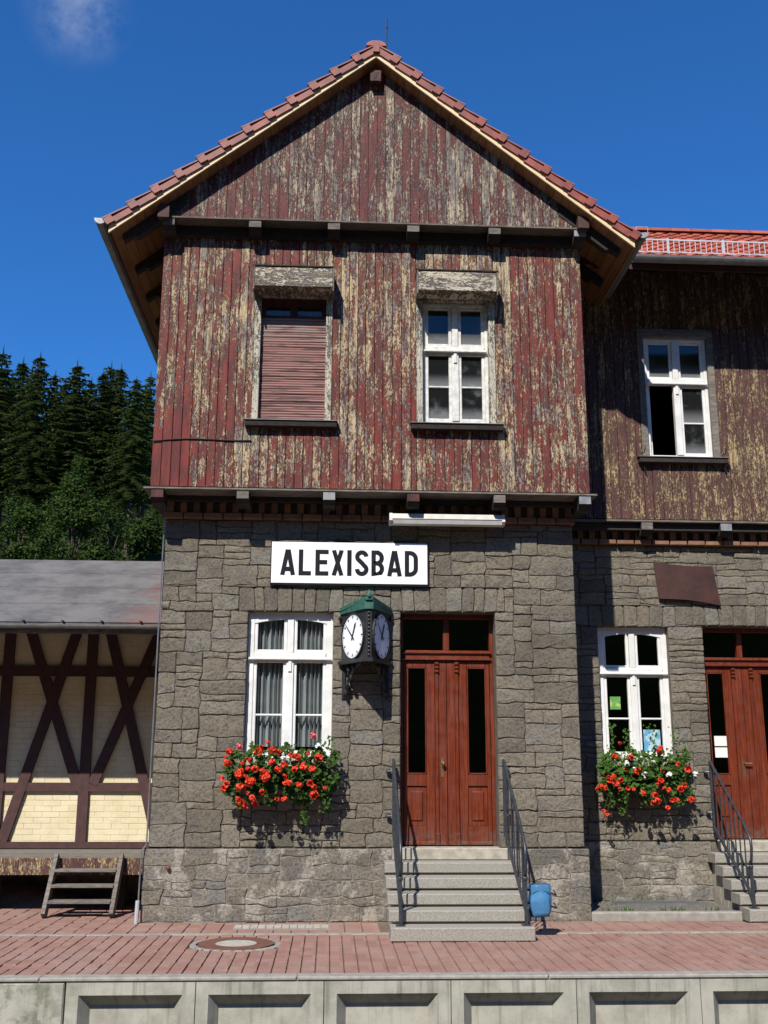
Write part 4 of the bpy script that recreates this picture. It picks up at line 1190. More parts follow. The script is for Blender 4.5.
# doors ----------------------------------------------------------------------
def door(D, y, lever=False):
    x0, x1, z0, z1 = D; xm = (x0 + x1) / 2
    ztr = 3.33 if y < 1 else 3.40
    g = G()
    g.bbox(x0, x0 + 0.05, y - 0.01, y + 0.09, z0, z1); g.bbox(x1 - 0.05, x1, y - 0.01, y + 0.09, z0, z1); g.bbox(x0 + 0.05, x1 - 0.05, y - 0.01, y + 0.09, z1 - 0.06, z1)
    d = g.build('door', 'door_wood', B)
    a, b = x0 + 0.05, x1 - 0.05
    G().bbox(a, b, y - 0.03, y + 0.09, ztr - 0.13, ztr, 0.01).build('transom', 'door_wood', d)
    G().bbox(a - 0.02, b + 0.02, y - 0.06, y - 0.031, ztr - 0.05, ztr - 0.018, 0.012).build('cornice', 'door_wood', d)
    G().bbox(a - 0.02, b + 0.02, y - 0.048, y - 0.031, ztr - 0.13, ztr - 0.105, 0.006).build('cornice', 'door_wood', d)
    G().bbox(xm - 0.04, xm + 0.04, y - 0.01, y + 0.08, ztr, z1 - 0.06).build('mullion', 'door_wood', d)
    for xa, xb in ((a, xm - 0.04), (xm + 0.04, b)): G().box(xa, xb, y + 0.04, y + 0.045, ztr, z1 - 0.06).build('pane', 'glass', d)
    zt = ztr - 0.13
    for s in (-1, 1):
        X = lambda v: xm + s * v
        def bx(g, u0, u1, ya, yb, c, e, ch=0.006): g.bbox(min(X(u0), X(u1)), max(X(u0), X(u1)), ya, yb, c, e, ch)
        o = (b - a) / 2
        g0, g1 = 0.268, 0.52                 # glazed strip
        zg0, zg1 = z0 + 0.885, zt - 0.09
        zp0, zp1 = z0 + 0.24, z0 + 0.735
        leaf = G()
        bx(leaf, 0.155, g0, y, y + 0.05, z0 + 0.01, zt - 0.004); bx(leaf, g1, o - 0.004, y, y + 0.05, z0 + 0.01, zt - 0.004)
        bx(leaf, g0, g1, y, y + 0.05, zg1, zt - 0.004); bx(leaf, g0, g1, y, y + 0.05, zp1, zg0); bx(leaf, g0, g1, y, y + 0.05, z0 + 0.01, zp0)
        lf = leaf.build('door_leaf', 'door_wood', d)
        p = G(); bx(p, g0, g1, y + 0.022, y + 0.04, zp0, zp1); bx(p, g0 + 0.045, g1 - 0.045, y + 0.004, y + 0.022, zp0 + 0.06, zp1 - 0.06, 0.018)
        p.build('panel', 'door_wood', d)
        p = G(); bx(p, g0, g1, y + 0.025, y + 0.030, zg0, zg1); p.build('pane', 'glass', d)
        p = G()
        for (u0, u1, c, e) in ((g0, g0 + 0.016, zg0, zg1), (g1 - 0.016, g1, zg0, zg1), (g0, g1, zg0, zg0 + 0.016), (g0, g1, zg1 - 0.016, zg1)): bx(p, u0, u1, y - 0.006, y + 0.02, c, e, 0.004)
        p.build('glazing_bead', 'door_wood', d)
        p = G(); bx(p, 0.108, 0.154, y - 0.022, y + 0.03, z0 + 0.01, zt - 0.004, 0.008)
        bx(p, 0.104, 0.158, y - 0.034, y - 0.0, z0 + 0.01, z0 + 0.16, 0.008)
        for q in range(3): bx(p, 0.103, 0.159, y - 0.045, y - 0.0, zt - 0.06 - q * 0.05, zt - 0.025 - q * 0.05, 0.008)
        p.build('pilaster', 'door_wood', d)
        p = G(); bx(p, 0.003, 0.107, y - 0.008, y + 0.04, z0 + 0.01, zt - 0.004, 0.004); p.build('astragal', 'door_wood', d)
        p = G(); bx(p, 0.16, o - 0.004, y - 0.02, y - 0.001, z0 + 0.01, z0 + 0.06, 0.01); p.build('kick_rail', 'door_wood', d)
    hx = xm - 0.065; hz = z0 + 0.99
    h = G(); h.bbox(hx - 0.02, hx + 0.02, y - 0.014, y - 0.009, hz - 0.14, hz + 0.10, 0.002)
    if lever: h.tube([(hx, y - 0.012, hz + 0.05), (hx, y - 0.06, hz + 0.05), (hx + 0.10, y - 0.062, hz + 0.048)], 0.011, 8)
    else: h.tube([(hx, y - 0.012, hz + 0.03), (hx, y - 0.05, hz + 0.03)], 0.012, 8); h.ball((hx + 0.004, y - 0.06, hz + 0.03), 0.028, 10, 6)
    h.build('handle', 'brass', d)
    return d


door(DOOR, 0.25)
door(WDOOR, RW + 0.25, True)
yy = RW + 0.25 + 0.012
for k, (za, zb, lb) in enumerate(((2.14, 2.28, 'white paper notice behind the narrow pane of the right-hand door, upper of two'), (1.98, 2.12, 'white paper notice behind the narrow pane of the right-hand door, lower of two'))):
    solo(G().box(5.52, 5.72, yy, yy + 0.003, za, zb), 'notice', 'paper', (5.62, yy, za), lb, 'notice')

# thin cable along the timber wall and conductor at the stone corner
g = G(); pts = []
for k in range(13):
    t = k / 12; pts.append((WX0 + 0.01 + 1.27 * t, WY - 0.012, 5.94 + 0.02 * math.sin(t * 5) + 0.05 * t))
g.tube(pts, 0.009, 5); g.build('cable', 'black_plastic', B)
g = G(); g.tube([(BX0 - 0.012, -0.03, 5.1), (BX0 - 0.014, -0.03, 0.9), (BX0 - 0.06, -0.085, 0.83), (BX0 - 0.065, -0.09, 0.2)], 0.010, 6); g.build('conductor', 'zinc', B)
g = G(); g.tube([(BX0 - 0.07, -0.10, 0.26), (BX0 - 0.075, -0.11, 0.0)], 0.026, 8); g.build('conductor_pipe', 'bright_zinc', B)
g = G(); g.ball((-1.93, -0.075, 0.63), 0.03, 8, 5); g.build('anchor_bolt', 'manhole_rust', B)


# ------------------------------------------------------------------ station sign
def ribbon(pts, w):
    """2-D polyline -> list of quads with mitred joints"""
    n = len(pts); L = []; Rr = []
    for i in range(n):
        p = Vector(pts[i]); a = Vector(pts[max(i - 1, 0)]); b = Vector(pts[min(i + 1, n - 1)])
        d1 = (p - a).normalized() if i > 0 else None; d2 = (b - p).normalized() if i < n - 1 else None
        if d1 is None: d1 = d2
        if d2 is None: d2 = d1
        n1 = Vector((-d1.y, d1.x)); n2 = Vector((-d2.y, d2.x)); m = (n1 + n2).normalized(); k = 1 / max(0.5, m.dot(n1))
        L.append(p + m * (w / 2 * k)); Rr.append(p - m * (w / 2 * k))
    return L, Rr


def arc(cx, cz, rx, rz, a0, a1, n=8):
    return [(cx + rx * math.cos(R(a0 + (a1 - a0) * k / n)), cz + rz * math.sin(R(a0 + (a1 - a0) * k / n))) for k in range(n + 1)]


def letter_paths(ch, w, h, s):
    e = s / 2
    if ch == 'A': return [[(e * 0.9, 0), (w / 2 - e * 0.15, h - 0.0)], [(w - e * 0.9, 0), (w / 2 + e * 0.15, h - 0.0)], [(w * 0.2, h * 0.24), (w * 0.8, h * 0.24)]]
    if ch == 'L': return [[(e, h), (e, e), (w, e)]]
    if ch == 'E': return [[(w, h - e), (e, h - e), (e, e), (w, e)], [(e, h * 0.52), (w * 0.9, h * 0.52)]]
    if ch == 'X': return [[(e, 0), (w - e, h)], [(w - e, 0), (e, h)]]
    if ch == 'I': return [[(w / 2, 0), (w / 2, h)]]
    r = w / 2 - e
    if ch == 'S':
        t = h - e - r; b = e + r
        return [arc(w / 2, t, r, r, 5, 180, 9) + arc(w / 2, t, r, t - h * 0.5 if False else r * 0.95, 190, 235, 4) + [(w * 0.5, h * 0.51)] + arc(w / 2, b, r, r * 0.95, 55, -10, 5) + arc(w / 2, b, r, r, -20, -185, 9)]
    if ch == 'B':
        q = (h / 2 - e) / 2
        return [[(e, h / 2)] + [(e, h - e)] + [(w - e - q * 0.8, h - e)] + arc(w - e - q * 0.95, h - e - q, q * 0.9, q, 80, -80, 7) + [(w - e - q, h / 2)] + [(e, h / 2)],
                [(e, h / 2), (e, e), (w - e - q * 0.7, e)] + arc(w - e - q * 0.95, e + q, q * 0.95, q, -80, 80, 7) + [(w - e - q, h / 2)]]
    if ch == 'D':
        q = w * 0.45
        return [[(e, h / 2), (e, h - e), (w - e - q, h - e)] + arc(w - e - q, h - e - q, q, q, 80, 0, 6) + arc(w - e - q, e + q, q, q, 0, -80, 6) + [(w - e - q, e), (e, e), (e, h / 2)]]


SX0, SX1, SZ0, SZ1 = -0.805, 1.270, 4.135, 4.715
sign = thing('station_sign', 'white enamel station sign with black lettering ALEXISBAD on the stone wall', 'sign', ((SX0 + SX1) / 2, -0.03, SZ0))
G().box(SX0, SX1, -0.055, -0.018, SZ0, SZ1).build('frame', 'enamel_black', sign)
G().bbox(SX0 + 0.014, SX1 - 0.014, -0.066, -0.056, SZ0 + 0.022, SZ1 - 0.010, 0.004).build('board', 'enamel_white', sign)
sc = (SX1 - SX0) / 675.0
for ch, a, b in (('A', 88, 150), ('L', 165, 218), ('E', 236, 292), ('X', 305, 357), ('I', 372, 390), ('S', 405, 463), ('B', 475, 530), ('A', 543, 605), ('D', 618, 675)):
    w = (b - a) * sc; h = 0.345; s_ = 0.058; xo = SX0 + (a - 45) * sc; zo = SZ0 + 0.125
    g = G()
    for k, path in enumerate(letter_paths(ch, w, h, s_)):
        Lp, Rp = ribbon(path, s_); n = len(path); y0_ = -0.0685 - 0.0003 * k; y1_ = -0.0662
        for i in range(n - 1):
            q = [Lp[i], Rp[i], Rp[i + 1], Lp[i + 1]]
            q = [(xo + min(max(p.x, -0.012), w + 0.012), zo + min(max(p.y, 0), h)) for p in q]
            g.prism(q, y0_, y1_)
    g.build('letter', 'enamel_black', sign)

# ------------------------------------------------------------------ fluorescent lamp under the timber storey
lamp = thing('wall_lamp', 'long grey-white fluorescent lamp fixed under the timber storey above the main door', 'lamp', (1.5, -0.25, 4.93))
G().prism_x([(-0.32, 4.985), (-0.30, 5.055), (-0.14, 5.055), (-0.12, 4.985)], 0.76, 2.24).build('housing', 'lamp_metal', lamp)
G().prism_x([(-0.315, 4.984), (-0.285, 4.925), (-0.155, 4.925), (-0.125, 4.984)], 0.78, 2.22).build('diffuser', 'lamp_plastic', lamp)
for xx in (0.74, 2.22): G().prism_x([(-0.325, 4.96), (-0.30, 5.062), (-0.14, 5.062), (-0.115, 4.96), (-0.15, 4.92), (-0.29, 4.92)], xx, xx + 0.04).build('end_cap', 'lamp_metal', lamp)
g = G()
for xx in (0.95, 2.05): g.box(xx - 0.02, xx + 0.02, -0.18, 0.01, 5.0555, 5.085)
g.build('mount', 'lamp_metal', lamp)

# ------------------------------------------------------------------ clock
clk = thing('station_clock', 'black iron two-faced wall clock with green roof and white dials beside the door', 'clock', (0.455, 0.0, 2.65))
cx0, cx1, cxm, cyf = 0.14, 0.76, 0.47, -0.60
zb, zt = 3.13, 3.765
g = G(); poly = [(cx0, 0.0), (cx0, -0.06), (cxm - 0.035, cyf), (cxm + 0.035, cyf), (cx1, -0.06), (cx1, 0.0)]
n = len(poly)
g.add([(x, y, zb) for x, y in poly] + [(x, y, zt) for x, y in poly], [tuple(range(n - 1, -1, -1)), tuple(range(n, 2 * n))] + [(i, (i + 1) % n, n + (i + 1) % n, n + i) for i in range(n)])
g.build('case', 'cast_iron', clk)
# rims along the edges
g = G()
for z0_, z1_ in ((zb - 0.03, zb + 0.015), (zt - 0.015, zt + 0.02)):
    po = [(cx0 - 0.02, 0.0), (cx0 - 0.02, -0.07), (cxm - 0.055, cyf - 0.025), (cxm + 0.055, cyf - 0.025), (cx1 + 0.02, -0.07), (cx1 + 0.02, 0.0)]
    g.add([(x, y, z0_) for x, y in po] + [(x, y, z1_ + (0.09 * max(0.0, -y - 0.07) / 0.45 if z1_ > 3.5 else 0)) for x, y in po], [tuple(range(n - 1, -1, -1)), tuple(range(n, 2 * n))] + [(i, (i + 1) % n, n + (i + 1) % n, n + i) for i in range(n)])
    g.build('rim', 'verdigris' if z1_ > 3.5 else 'cast_iron', clk); g = G()
g = G()
for k in range(13): g.ball((cxm, cyf - 0.006, zb + 0.05 + k * 0.048), 0.016, 6, 4)
g.build('rivet', 'cast_iron', clk)
# roof
g = G(); zr0 = zt + 0.022; ap = (cxm, -0.12, zt + 0.27)
po = [(cx0 - 0.03, 0.0), (cx0 - 0.03, -0.07), (cxm - 0.04, cyf - 0.05), (cxm + 0.04, cyf - 0.05), (cx1 + 0.03, -0.07), (cx1 + 0.03, 0.0)]
pi_ = [(0.30, 0.0), (0.30, -0.06), (cxm - 0.03, -0.30), (cxm + 0.03, -0.30), (0.64, -0.06), (0.64, 0.0)]
rz_ = lambda y: 0.07 * max(0.0, (-y - 0.07)) / 0.55
g.add([(x, y, zr0 + rz_(y)) for x, y in po] + [(x, y, zr0 + 0.045 + rz_(y)) for x, y in po] + [(x, y, zr0 + 0.15) for x, y in pi_],
      [tuple(range(n - 1, -1, -1)), tuple(range(2 * n, 3 * n))] + [(i + o, (i + 1) % n + o, n + (i + 1) % n + o, n + i + o) for i in range(n) for o in (0, n)])
g.build('roof', 'verdigris', clk)
g = G(); g.ball((cxm, cyf - 0.045, zr0 + 0.125), 0.034, 8, 5); g.tube([(cxm, cyf - 0.045, zr0 + 0.13), (cxm, cyf - 0.045, zr0 + 0.20)], [0.03, 0.006], 8)
g.build('finial', 'verdigris', clk)
g = G()
for xx, zz in ((cx0 - 0.02, zt - 0.06), (cx0 - 0.02, zb + 0.0), (cx1 + 0.02, zt - 0.06), (cx1 + 0.02, zb)): g.ball((xx, -0.045, zz), 0.03, 8, 5)
g.build('mounting_bolt', 'cast_iron', clk)
# dials on the two slanting faces
for s, (pa, pb) in enumerate((((cx0, -0.06), (cxm - 0.035, cyf)), ((cxm + 0.035, cyf), (cx1, -0.06)))):
    a = Vector((pa[0], pa[1], 0)); b = Vector((pb[0], pb[1], 0)); c = (a + b) / 2; ux = (b - a).normalized(); nn = Vector((ux.y, -ux.x, 0)); zc = 3.44
    pt = lambda u, v, d: c + ux * u + nn * d + Vector((0, 0, zc + v))
    rad = min(0.262, (b - a).length / 2 - 0.012); N = 36
    def disc_at(g, r0, r1, d0, d1):
        vs = []
        for k in range(N):
            t = 2 * math.pi * k / N; vs += [pt(r0 * math.sin(t), r0 * math.cos(t) * 1.06, d1), pt(r1 * math.sin(t), r1 * math.cos(t) * 1.06, d1), pt(r1 * math.sin(t), r1 * math.cos(t) * 1.06, d0)]
        fs = []
        for k in range(N):
            p, q = 3 * k, 3 * ((k + 1) % N); fs += [(p, p + 1, q + 1, q), (p + 1, p + 2, q + 2, q + 1)]
        return g.add(vs, fs)
    dl = disc_at(G(), 0.0005, rad, 0.0, 0.012).build('dial', 'enamel_white', clk)
    disc_at(G(), rad, rad + 0.02, 0.0, 0.022).build('bezel', 'cast_iron', dl)
    def bar(g, ang_, r0, r1, w0, w1, d):
        sn, cs = math.sin(R(ang_)), math.cos(R(ang_)); q = []
        for r, w in ((r0, w0), (r1, w1)):
            q += [pt(sn * r - cs * w, (cs * r + sn * w) * 1.06, d), pt(sn * r + cs * w, (cs * r - sn * w) * 1.06, d)]
        g.add([q[0], q[1], q[3], q[2]], [(0, 1, 2, 3)]); g.add([x + nn * 0.003 for x in (q[0], q[1], q[3], q[2])], [(0, 1, 2, 3)])
    g = G()
    for k in range(12): bar(g, k * 30, rad * 0.80, rad * 0.93, 0.008, 0.008, 0.0135)
    for k in range(60): bar(g, k * 6, rad * 0.90, rad * 0.93, 0.002, 0.002, 0.0135)
    g.build('hour_mark', 'enamel_black', dl)
    g = G(); bar(g, 26, -0.05, rad * 0.50, 0.010, 0.013, 0.018); bar(g, 26, rad * 0.50, rad * 0.68, 0.020, 0.001, 0.018); g.build('hour_hand', 'enamel_black', dl)
    g = G(); bar(g, -48, -0.06, rad * 0.86, 0.009, 0.004, 0.024); g.build('minute_hand', 'enamel_black', dl)
# scroll brackets below
for xx, sg in ((cx0 + 0.03, 1), (cx1 - 0.03, -1)):
    g = G(); g.box(xx - 0.02, xx + 0.02, -0.03, 0.0, 2.68, zb - 0.032)
    for (yc, zc2, r0, tw) in ((-0.11, 3.02, 0.075, 1.6), (-0.085, 2.86, 0.06, -1.5), (-0.06, 2.74, 0.042, 1.4), (-0.22, 3.06, 0.05, -1.5), (-0.17, 2.93, 0.04, 1.5)):
        pts = [(xx + sg * (-(yc + 0) * 0.55), yc + r0 * (1 - 0.6 * k / 16) * math.cos(tw * 2 * math.pi * k / 16), zc2 + r0 * (1 - 0.6 * k / 16) * math.sin(tw * 2 * math.pi * k / 16)) for k in range(17)]
        g.tube(pts, 0.018, 6)
    g.tube([(xx, -0.015, 2.70), (xx + sg * 0.03, -0.06, 2.76), (xx + sg * 0.06, -0.13, 2.90), (xx + sg * 0.14, -0.26, 3.05), (xx + sg * 0.22, -0.40, 3.10)], 0.017, 6)
    g.build('scroll_bracket', 'cast_iron', clk)

# ------------------------------------------------------------------ rusty plaque
pq = [(4.68, 4.757), (5.56, 4.695), (5.641, 4.12), (4.735, 4.21)]
g = G(); NU, NV = 10, 5; vs = []
for d in (0, 0.014):
    for j in range(NV + 1):
        for i in range(NU + 1):
            u, v = i / NU, j / NV
            xa = pq[3][0] * (1 - v) + pq[0][0] * v; za = pq[3][1] * (1 - v) + pq[0][1] * v
            xb = pq[2][0] * (1 - v) + pq[1][0] * v; zb_ = pq[2][1] * (1 - v) + pq[1][1] * v
            sag = -0.035 * math.sin(math.pi * u) * (1 if v > 0.5 else -0.9) * 0.8
            vs.append((xa + (xb - xa) * u, RW - 0.055 + d - 0.02 * math.sin(math.pi * u), za + (zb_ - za) * u + sag * (2 * abs(v - 0.5)) + 0.0))
m = (NU + 1) * (NV + 1); fs = []
for j in range(NV):
    for i in range(NU):
        a = j * (NU + 1) + i; fs += [(a, a + 1, a + NU + 2, a + NU + 1), (m + a + NU + 1, m + a + NU + 2, m + a + 1, m + a)]
for i in range(NU):
    fs += [(i + 1, i, m + i, m + i + 1)]; a = NV * (NU + 1) + i; fs += [(a, a + 1, m + a + 1, m + a)]
for j in range(NV):
    a = j * (NU + 1); fs += [(a, a + NU + 1, m + a + NU + 1, m + a)]; a += NU; fs += [(a + NU + 1, a, m + a, m + a + NU + 1)]
g.add(vs, fs)
plq = solo(g, 'rusty_plaque', 'rust', (5.2, RW - 0.03, 4.15), 'warped rusty brown metal plaque hanging askew on the stone wall above the flowers', 'plaque')
g = G(); g.box(4.80, 4.83, RW - 0.05, RW + 0.0, 4.57, 4.60); g.box(5.5, 5.53, RW - 0.05, RW + 0.0, 4.37, 4.40); g.build('fixing', 'rust', plq)
# faint row of worn lettering marks
rr = random.Random(3)
for row, (u0, u1, v) in enumerate(((0.12, 0.88, 0.50), (0.30, 0.72, 0.30))):
    g = G(); u = u0
    while u < u1:
        wd = rr.uniform(0.018, 0.034)
        xa = (pq[3][0] * (1 - v) + pq[0][0] * v); xb = (pq[2][0] * (1 - v) + pq[1][0] * v); za = (pq[3][1] * (1 - v) + pq[0][1] * v); zb_ = (pq[2][1] * (1 - v) + pq[1][1] * v)
        X = xa + (xb - xa) * u; Z = za + (zb_ - za) * u; Yp = RW - 0.0575 - 0.02 * math.sin(math.pi * u)
        g.box(X, X + 0.006, Yp, Yp + 0.002, Z - 0.03, Z + 0.03); g.box(X + 0.007, X + wd * 0.75, Yp, Yp + 0.002, Z - 0.03 + rr.choice((0, .025, .05)), Z - 0.02 + rr.choice((0, .025, .05)) + 0.004)
        u += wd + 0.012
    g.build('worn_lettering', 'rust_faint', plq)


# ------------------------------------------------------------------ stone steps, railings, bag
def steps(name, label, xs, fronts, rises, ywall, mats):
    t = thing(name, label, 'steps', ((xs[0][0] + xs[0][1]) / 2, fronts[0], 0), 'stone door steps')
    n = len(fronts)
    for k in range(n):
        zb_ = 0.0 if k == 0 else rises[k - 1] + 0.020
        yb = (fronts[k + 1] + 0.05) if k + 1 < n else ywall - 0.06
        o = G().bbox(xs[k][0], xs[k][1], fronts[k], yb, zb_, rises[k], 0.012).build('step', 'granite', t)
        if k:   # masonry core under the tread
            G().box(xs[k][0] + 0.06, xs[k][1] - 0.06, fronts[k] + 0.06, yb - 0.001, 0.0, zb_ - 0.001).build('core', 'worn_granite', t)
    return t


RS = [0.145, 0.288, 0.430, 0.573, 0.716]
ms = steps('stone_steps', 'five grey granite steps up to the main door beside the clock', [(0.695, 2.275)] + [(0.69, 2.26)] * 4, [-1.54, -1.28, -0.99, -0.69, -0.37], RS, 0.0, None)
G().bbox(0.80, 2.24, -0.058, 0.24, 0.717, 0.858, 0.01).build('threshold', 'worn_granite', ms)
ws = steps('stone_steps', 'grey granite steps cut by the right edge of the picture', [(5.19, 6.85)] * 5, [-0.19, 0.09, 0.36, 0.62, 0.88], RS, RW, None)
G().bbox(5.37, 6.82, RW - 0.058, RW + 0.24, 0.717, 0.858, 0.01).build('threshold', 'worn_granite', ws)


def railing(label, x, yw, y0, zfoot, ztop_w, peg_dx, group='iron stair railings'):
    """iron railing in the plane x: newel at y0, upper end near the wall yw"""
    t = thing('stair_railing', label, 'railing', (x, y0, zfoot), group)
    yt = yw - 0.10; ztop = ztop_w; zlow = ztop_w - 0.86; zn = zfoot + 0.92
    slope_pts = [(x, yt, ztop + 0.02), (x, yt - 0.04, ztop)]
    n = 8
    ys = y0 + 0.05
    for k in range(1, n):
        q = k / n; slope_pts.append((x, yt - 0.04 + (ys - yt + 0.04) * q, ztop + (zn + 0.02 - ztop) * q))
    curve = [(x, y0 + 0.03, zn - 0.02), (x, y0 - 0.045, zn - 0.10), (x, y0 - 0.062, zn - 0.20), (x, y0 - 0.035, zn - 0.32), (x, y0, zn - 0.42)]
    G().tube(slope_pts + curve, 0.019, 8).build('handrail', 'rail_iron', t, smooth=True)
    g = G(); g.obox((x, y0, zfoot), (x, y0, zn - 0.36), 0.034, 0.034, Vector((1, 0, 0))); g.build('newel', 'rail_iron', t)
    G().box(x - 0.05, x + 0.05, y0 - 0.05, y0 + 0.05, zfoot, zfoot + 0.012).build('foot_plate', 'rail_iron', t)
    zf = zfoot + 0.14
    G().obox((x, y0, zf), (x, yt, zlow), 0.028, 0.034).build('lower_rail', 'rail_iron', t)
    G().obox((x, yt, zlow - 0.04), (x, yt, ztop + 0.02), 0.030, 0.030, Vector((1, 0, 0))).build('wall_post', 'rail_iron', t)
    nb_ = 8
    for k in range(1, nb_):
        q = k / nb_; y = y0 + (yt - y0) * q
        za = zf + (zlow - zf) * q; zb_ = zn + 0.03 + (ztop - zn - 0.03) * q
        g = G(); g.obox((x, y, za), (x, y, zb_ - 0.01), 0.014, 0.014, Vector((1, 0, 0)))
        g.build('baluster', 'rail_iron', t)
    g = G()
    for zz in (ztop - 0.12, ztop - 0.66):
        g.tube([(x, yt, zz), (x + peg_dx, yt + 0.02, zz), (x + peg_dx, yw - 0.0, zz)], 0.012, 6); g.ball((x + peg_dx, yw - 0.05, zz), 0.034, 8, 6)
    g.build('wall_peg', 'rail_iron', t)
    g = G(); g.ball((x, y0, zn - 0.43), 0.032, 8, 5); g.build('newel_collar', 'rail_iron', t)
    return t


railing('dark iron railing left of the main door', 0.81, 0.0, -1.40, 0.145, 1.90, -0.06)
railing('dark iron railing right of the main door, holding the blue bag', 2.20, 0.0, -1.40, 0.145, 1.90, 0.055)
railing('dark iron railing beside the right-hand door at the picture edge', 5.30, RW, -0.05, 0.145, 1.90, -0.05)

# blue bag hung on the right railing
bag = thing('waste_bag', 'blue plastic rubbish bag hanging from the iron railing beside the steps', 'bag', (2.40, -1.22, 0.17))
g = G(); rb = random.Random(5); NR, NS = 9, 20; vs = []
for j in range(NR):
    v = j / (NR - 1)
    sx = 0.125 * (0.78 + 0.30 * math.sin(math.pi * min(1, v * 0.9 + 0.12))) if v < 0.82 else 0.125 * 0.93
    sy = sx * 0.8
    for k in range(NS):
        t_ = 2 * math.pi * k / NS
        pu = 1 + 0.10 * math.sin(t_ * 5 + v * 4) + rb.uniform(-0.05, 0.05)
        c_, s_ = math.cos(t_), math.sin(t_); e_ = 0.55
        vs.append((2.395 + 0.92 * sx * math.copysign(abs(c_) ** e_, c_) * pu, -1.20 + sy * math.copysign(abs(s_) ** e_, s_) * pu, 0.215 + 0.335 * v + rb.uniform(-.008, .008)))
fs = [(j * NS + k, j * NS + (k + 1) % NS, (j + 1) * NS + (k + 1) % NS, (j + 1) * NS + k) for j in range(NR - 1) for k in range(NS)]
fs.append(tuple(range(NS - 1, -1, -1)))
fs.append(tuple(range((NR - 1) * NS, NR * NS)))
g.add(vs, fs); g.build('sack', 'blue_plastic', bag, smooth=True)
g = G(); vs = []
for j, (z_, f_) in enumerate(((0.555, 1.05), (0.52, 1.10), (0.475, 1.06))):
    for k in range(NS):
        t_ = 2 * math.pi * k / NS; c_, s_ = math.cos(t_), math.sin(t_); e_ = 0.55
        vs.append((2.395 + 0.112 * f_ * math.copysign(abs(c_) ** e_, c_), -1.20 + 0.095 * f_ * math.copysign(abs(s_) ** e_, s_), z_ + 0.02 * math.sin(t_ * 3) * (j == 2)))
fs = [(j * NS + k, (j + 1) * NS + k, (j + 1) * NS + (k + 1) % NS, j * NS + (k + 1) % NS) for j in range(2) for k in range(NS)]
g.add(vs, fs); g.build('folded_rim', 'blue_plastic', bag, smooth=True)
g = G()
for zz in (0.50, 0.36): g.tube([(2.21, -1.26, zz), (2.30, -1.24, zz)], 0.012, 6); g.tube([(2.52, -1.20, zz - 0.04), (2.60, -1.12, zz - 0.07), (2.58, -1.08, zz - 0.02)], 0.010, 6)
g.build('bag_hook', 'black_plastic', bag)

# ------------------------------------------------------------------ flower boxes
rnd = random.Random(77)


def flower_mesh(name, mat, n=34, r=0.046):
    g = G(); rr = random.Random(name)
    for k in range(n):
        z = rr.uniform(-0.5, 1); t = rr.uniform(0, 2 * math.pi); q = math.sqrt(max(0, 1 - z * z))
        d = Vector((q * math.cos(t), q * math.sin(t), z)); c = d * r * rr.uniform(0.75, 1.05)
        a = d.orthogonal().normalized(); b = d.cross(a); s = r * rr.uniform(0.34, 0.5); ph = rr.uniform(0, 6)
        P = [c + d * rr.uniform(-.006, .006) + (a * math.cos(ph + 2 * math.pi * i / 5) + b * math.sin(ph + 2 * math.pi * i / 5)) * s for i in range(5)]
        g.add([c - d * 0.008] + P, [(0, 1 + i, 1 + (i + 1) % 5) for i in range(5)])
    return g.mesh(name, mat)


FM = [flower_mesh('red_bloom_%d' % k, 'geranium_red') for k in range(3)]
FP = flower_mesh('pink_bloom', 'geranium_pink'); FW = flower_mesh('white_bloom', 'geranium_white', 14, 0.035)


def leaf(g, c, s, nrm, rr):
    nrm = nrm.normalized(); a = nrm.orthogonal().normalized(); b = nrm.cross(a); ph = rr.uniform(0, 6.28)
    P = []
    for i in range(7):
        t = ph + 0.5 + (2 * math.pi - 1.0) * i / 6; q = s * (1 + 0.12 * (i % 2))
        P.append(c + (a * math.cos(t) + b * math.sin(t)) * q + nrm * 0.12 * s)
    g.add([c] + P, [(0, 1 + i, 2 + i) for i in range(6)])


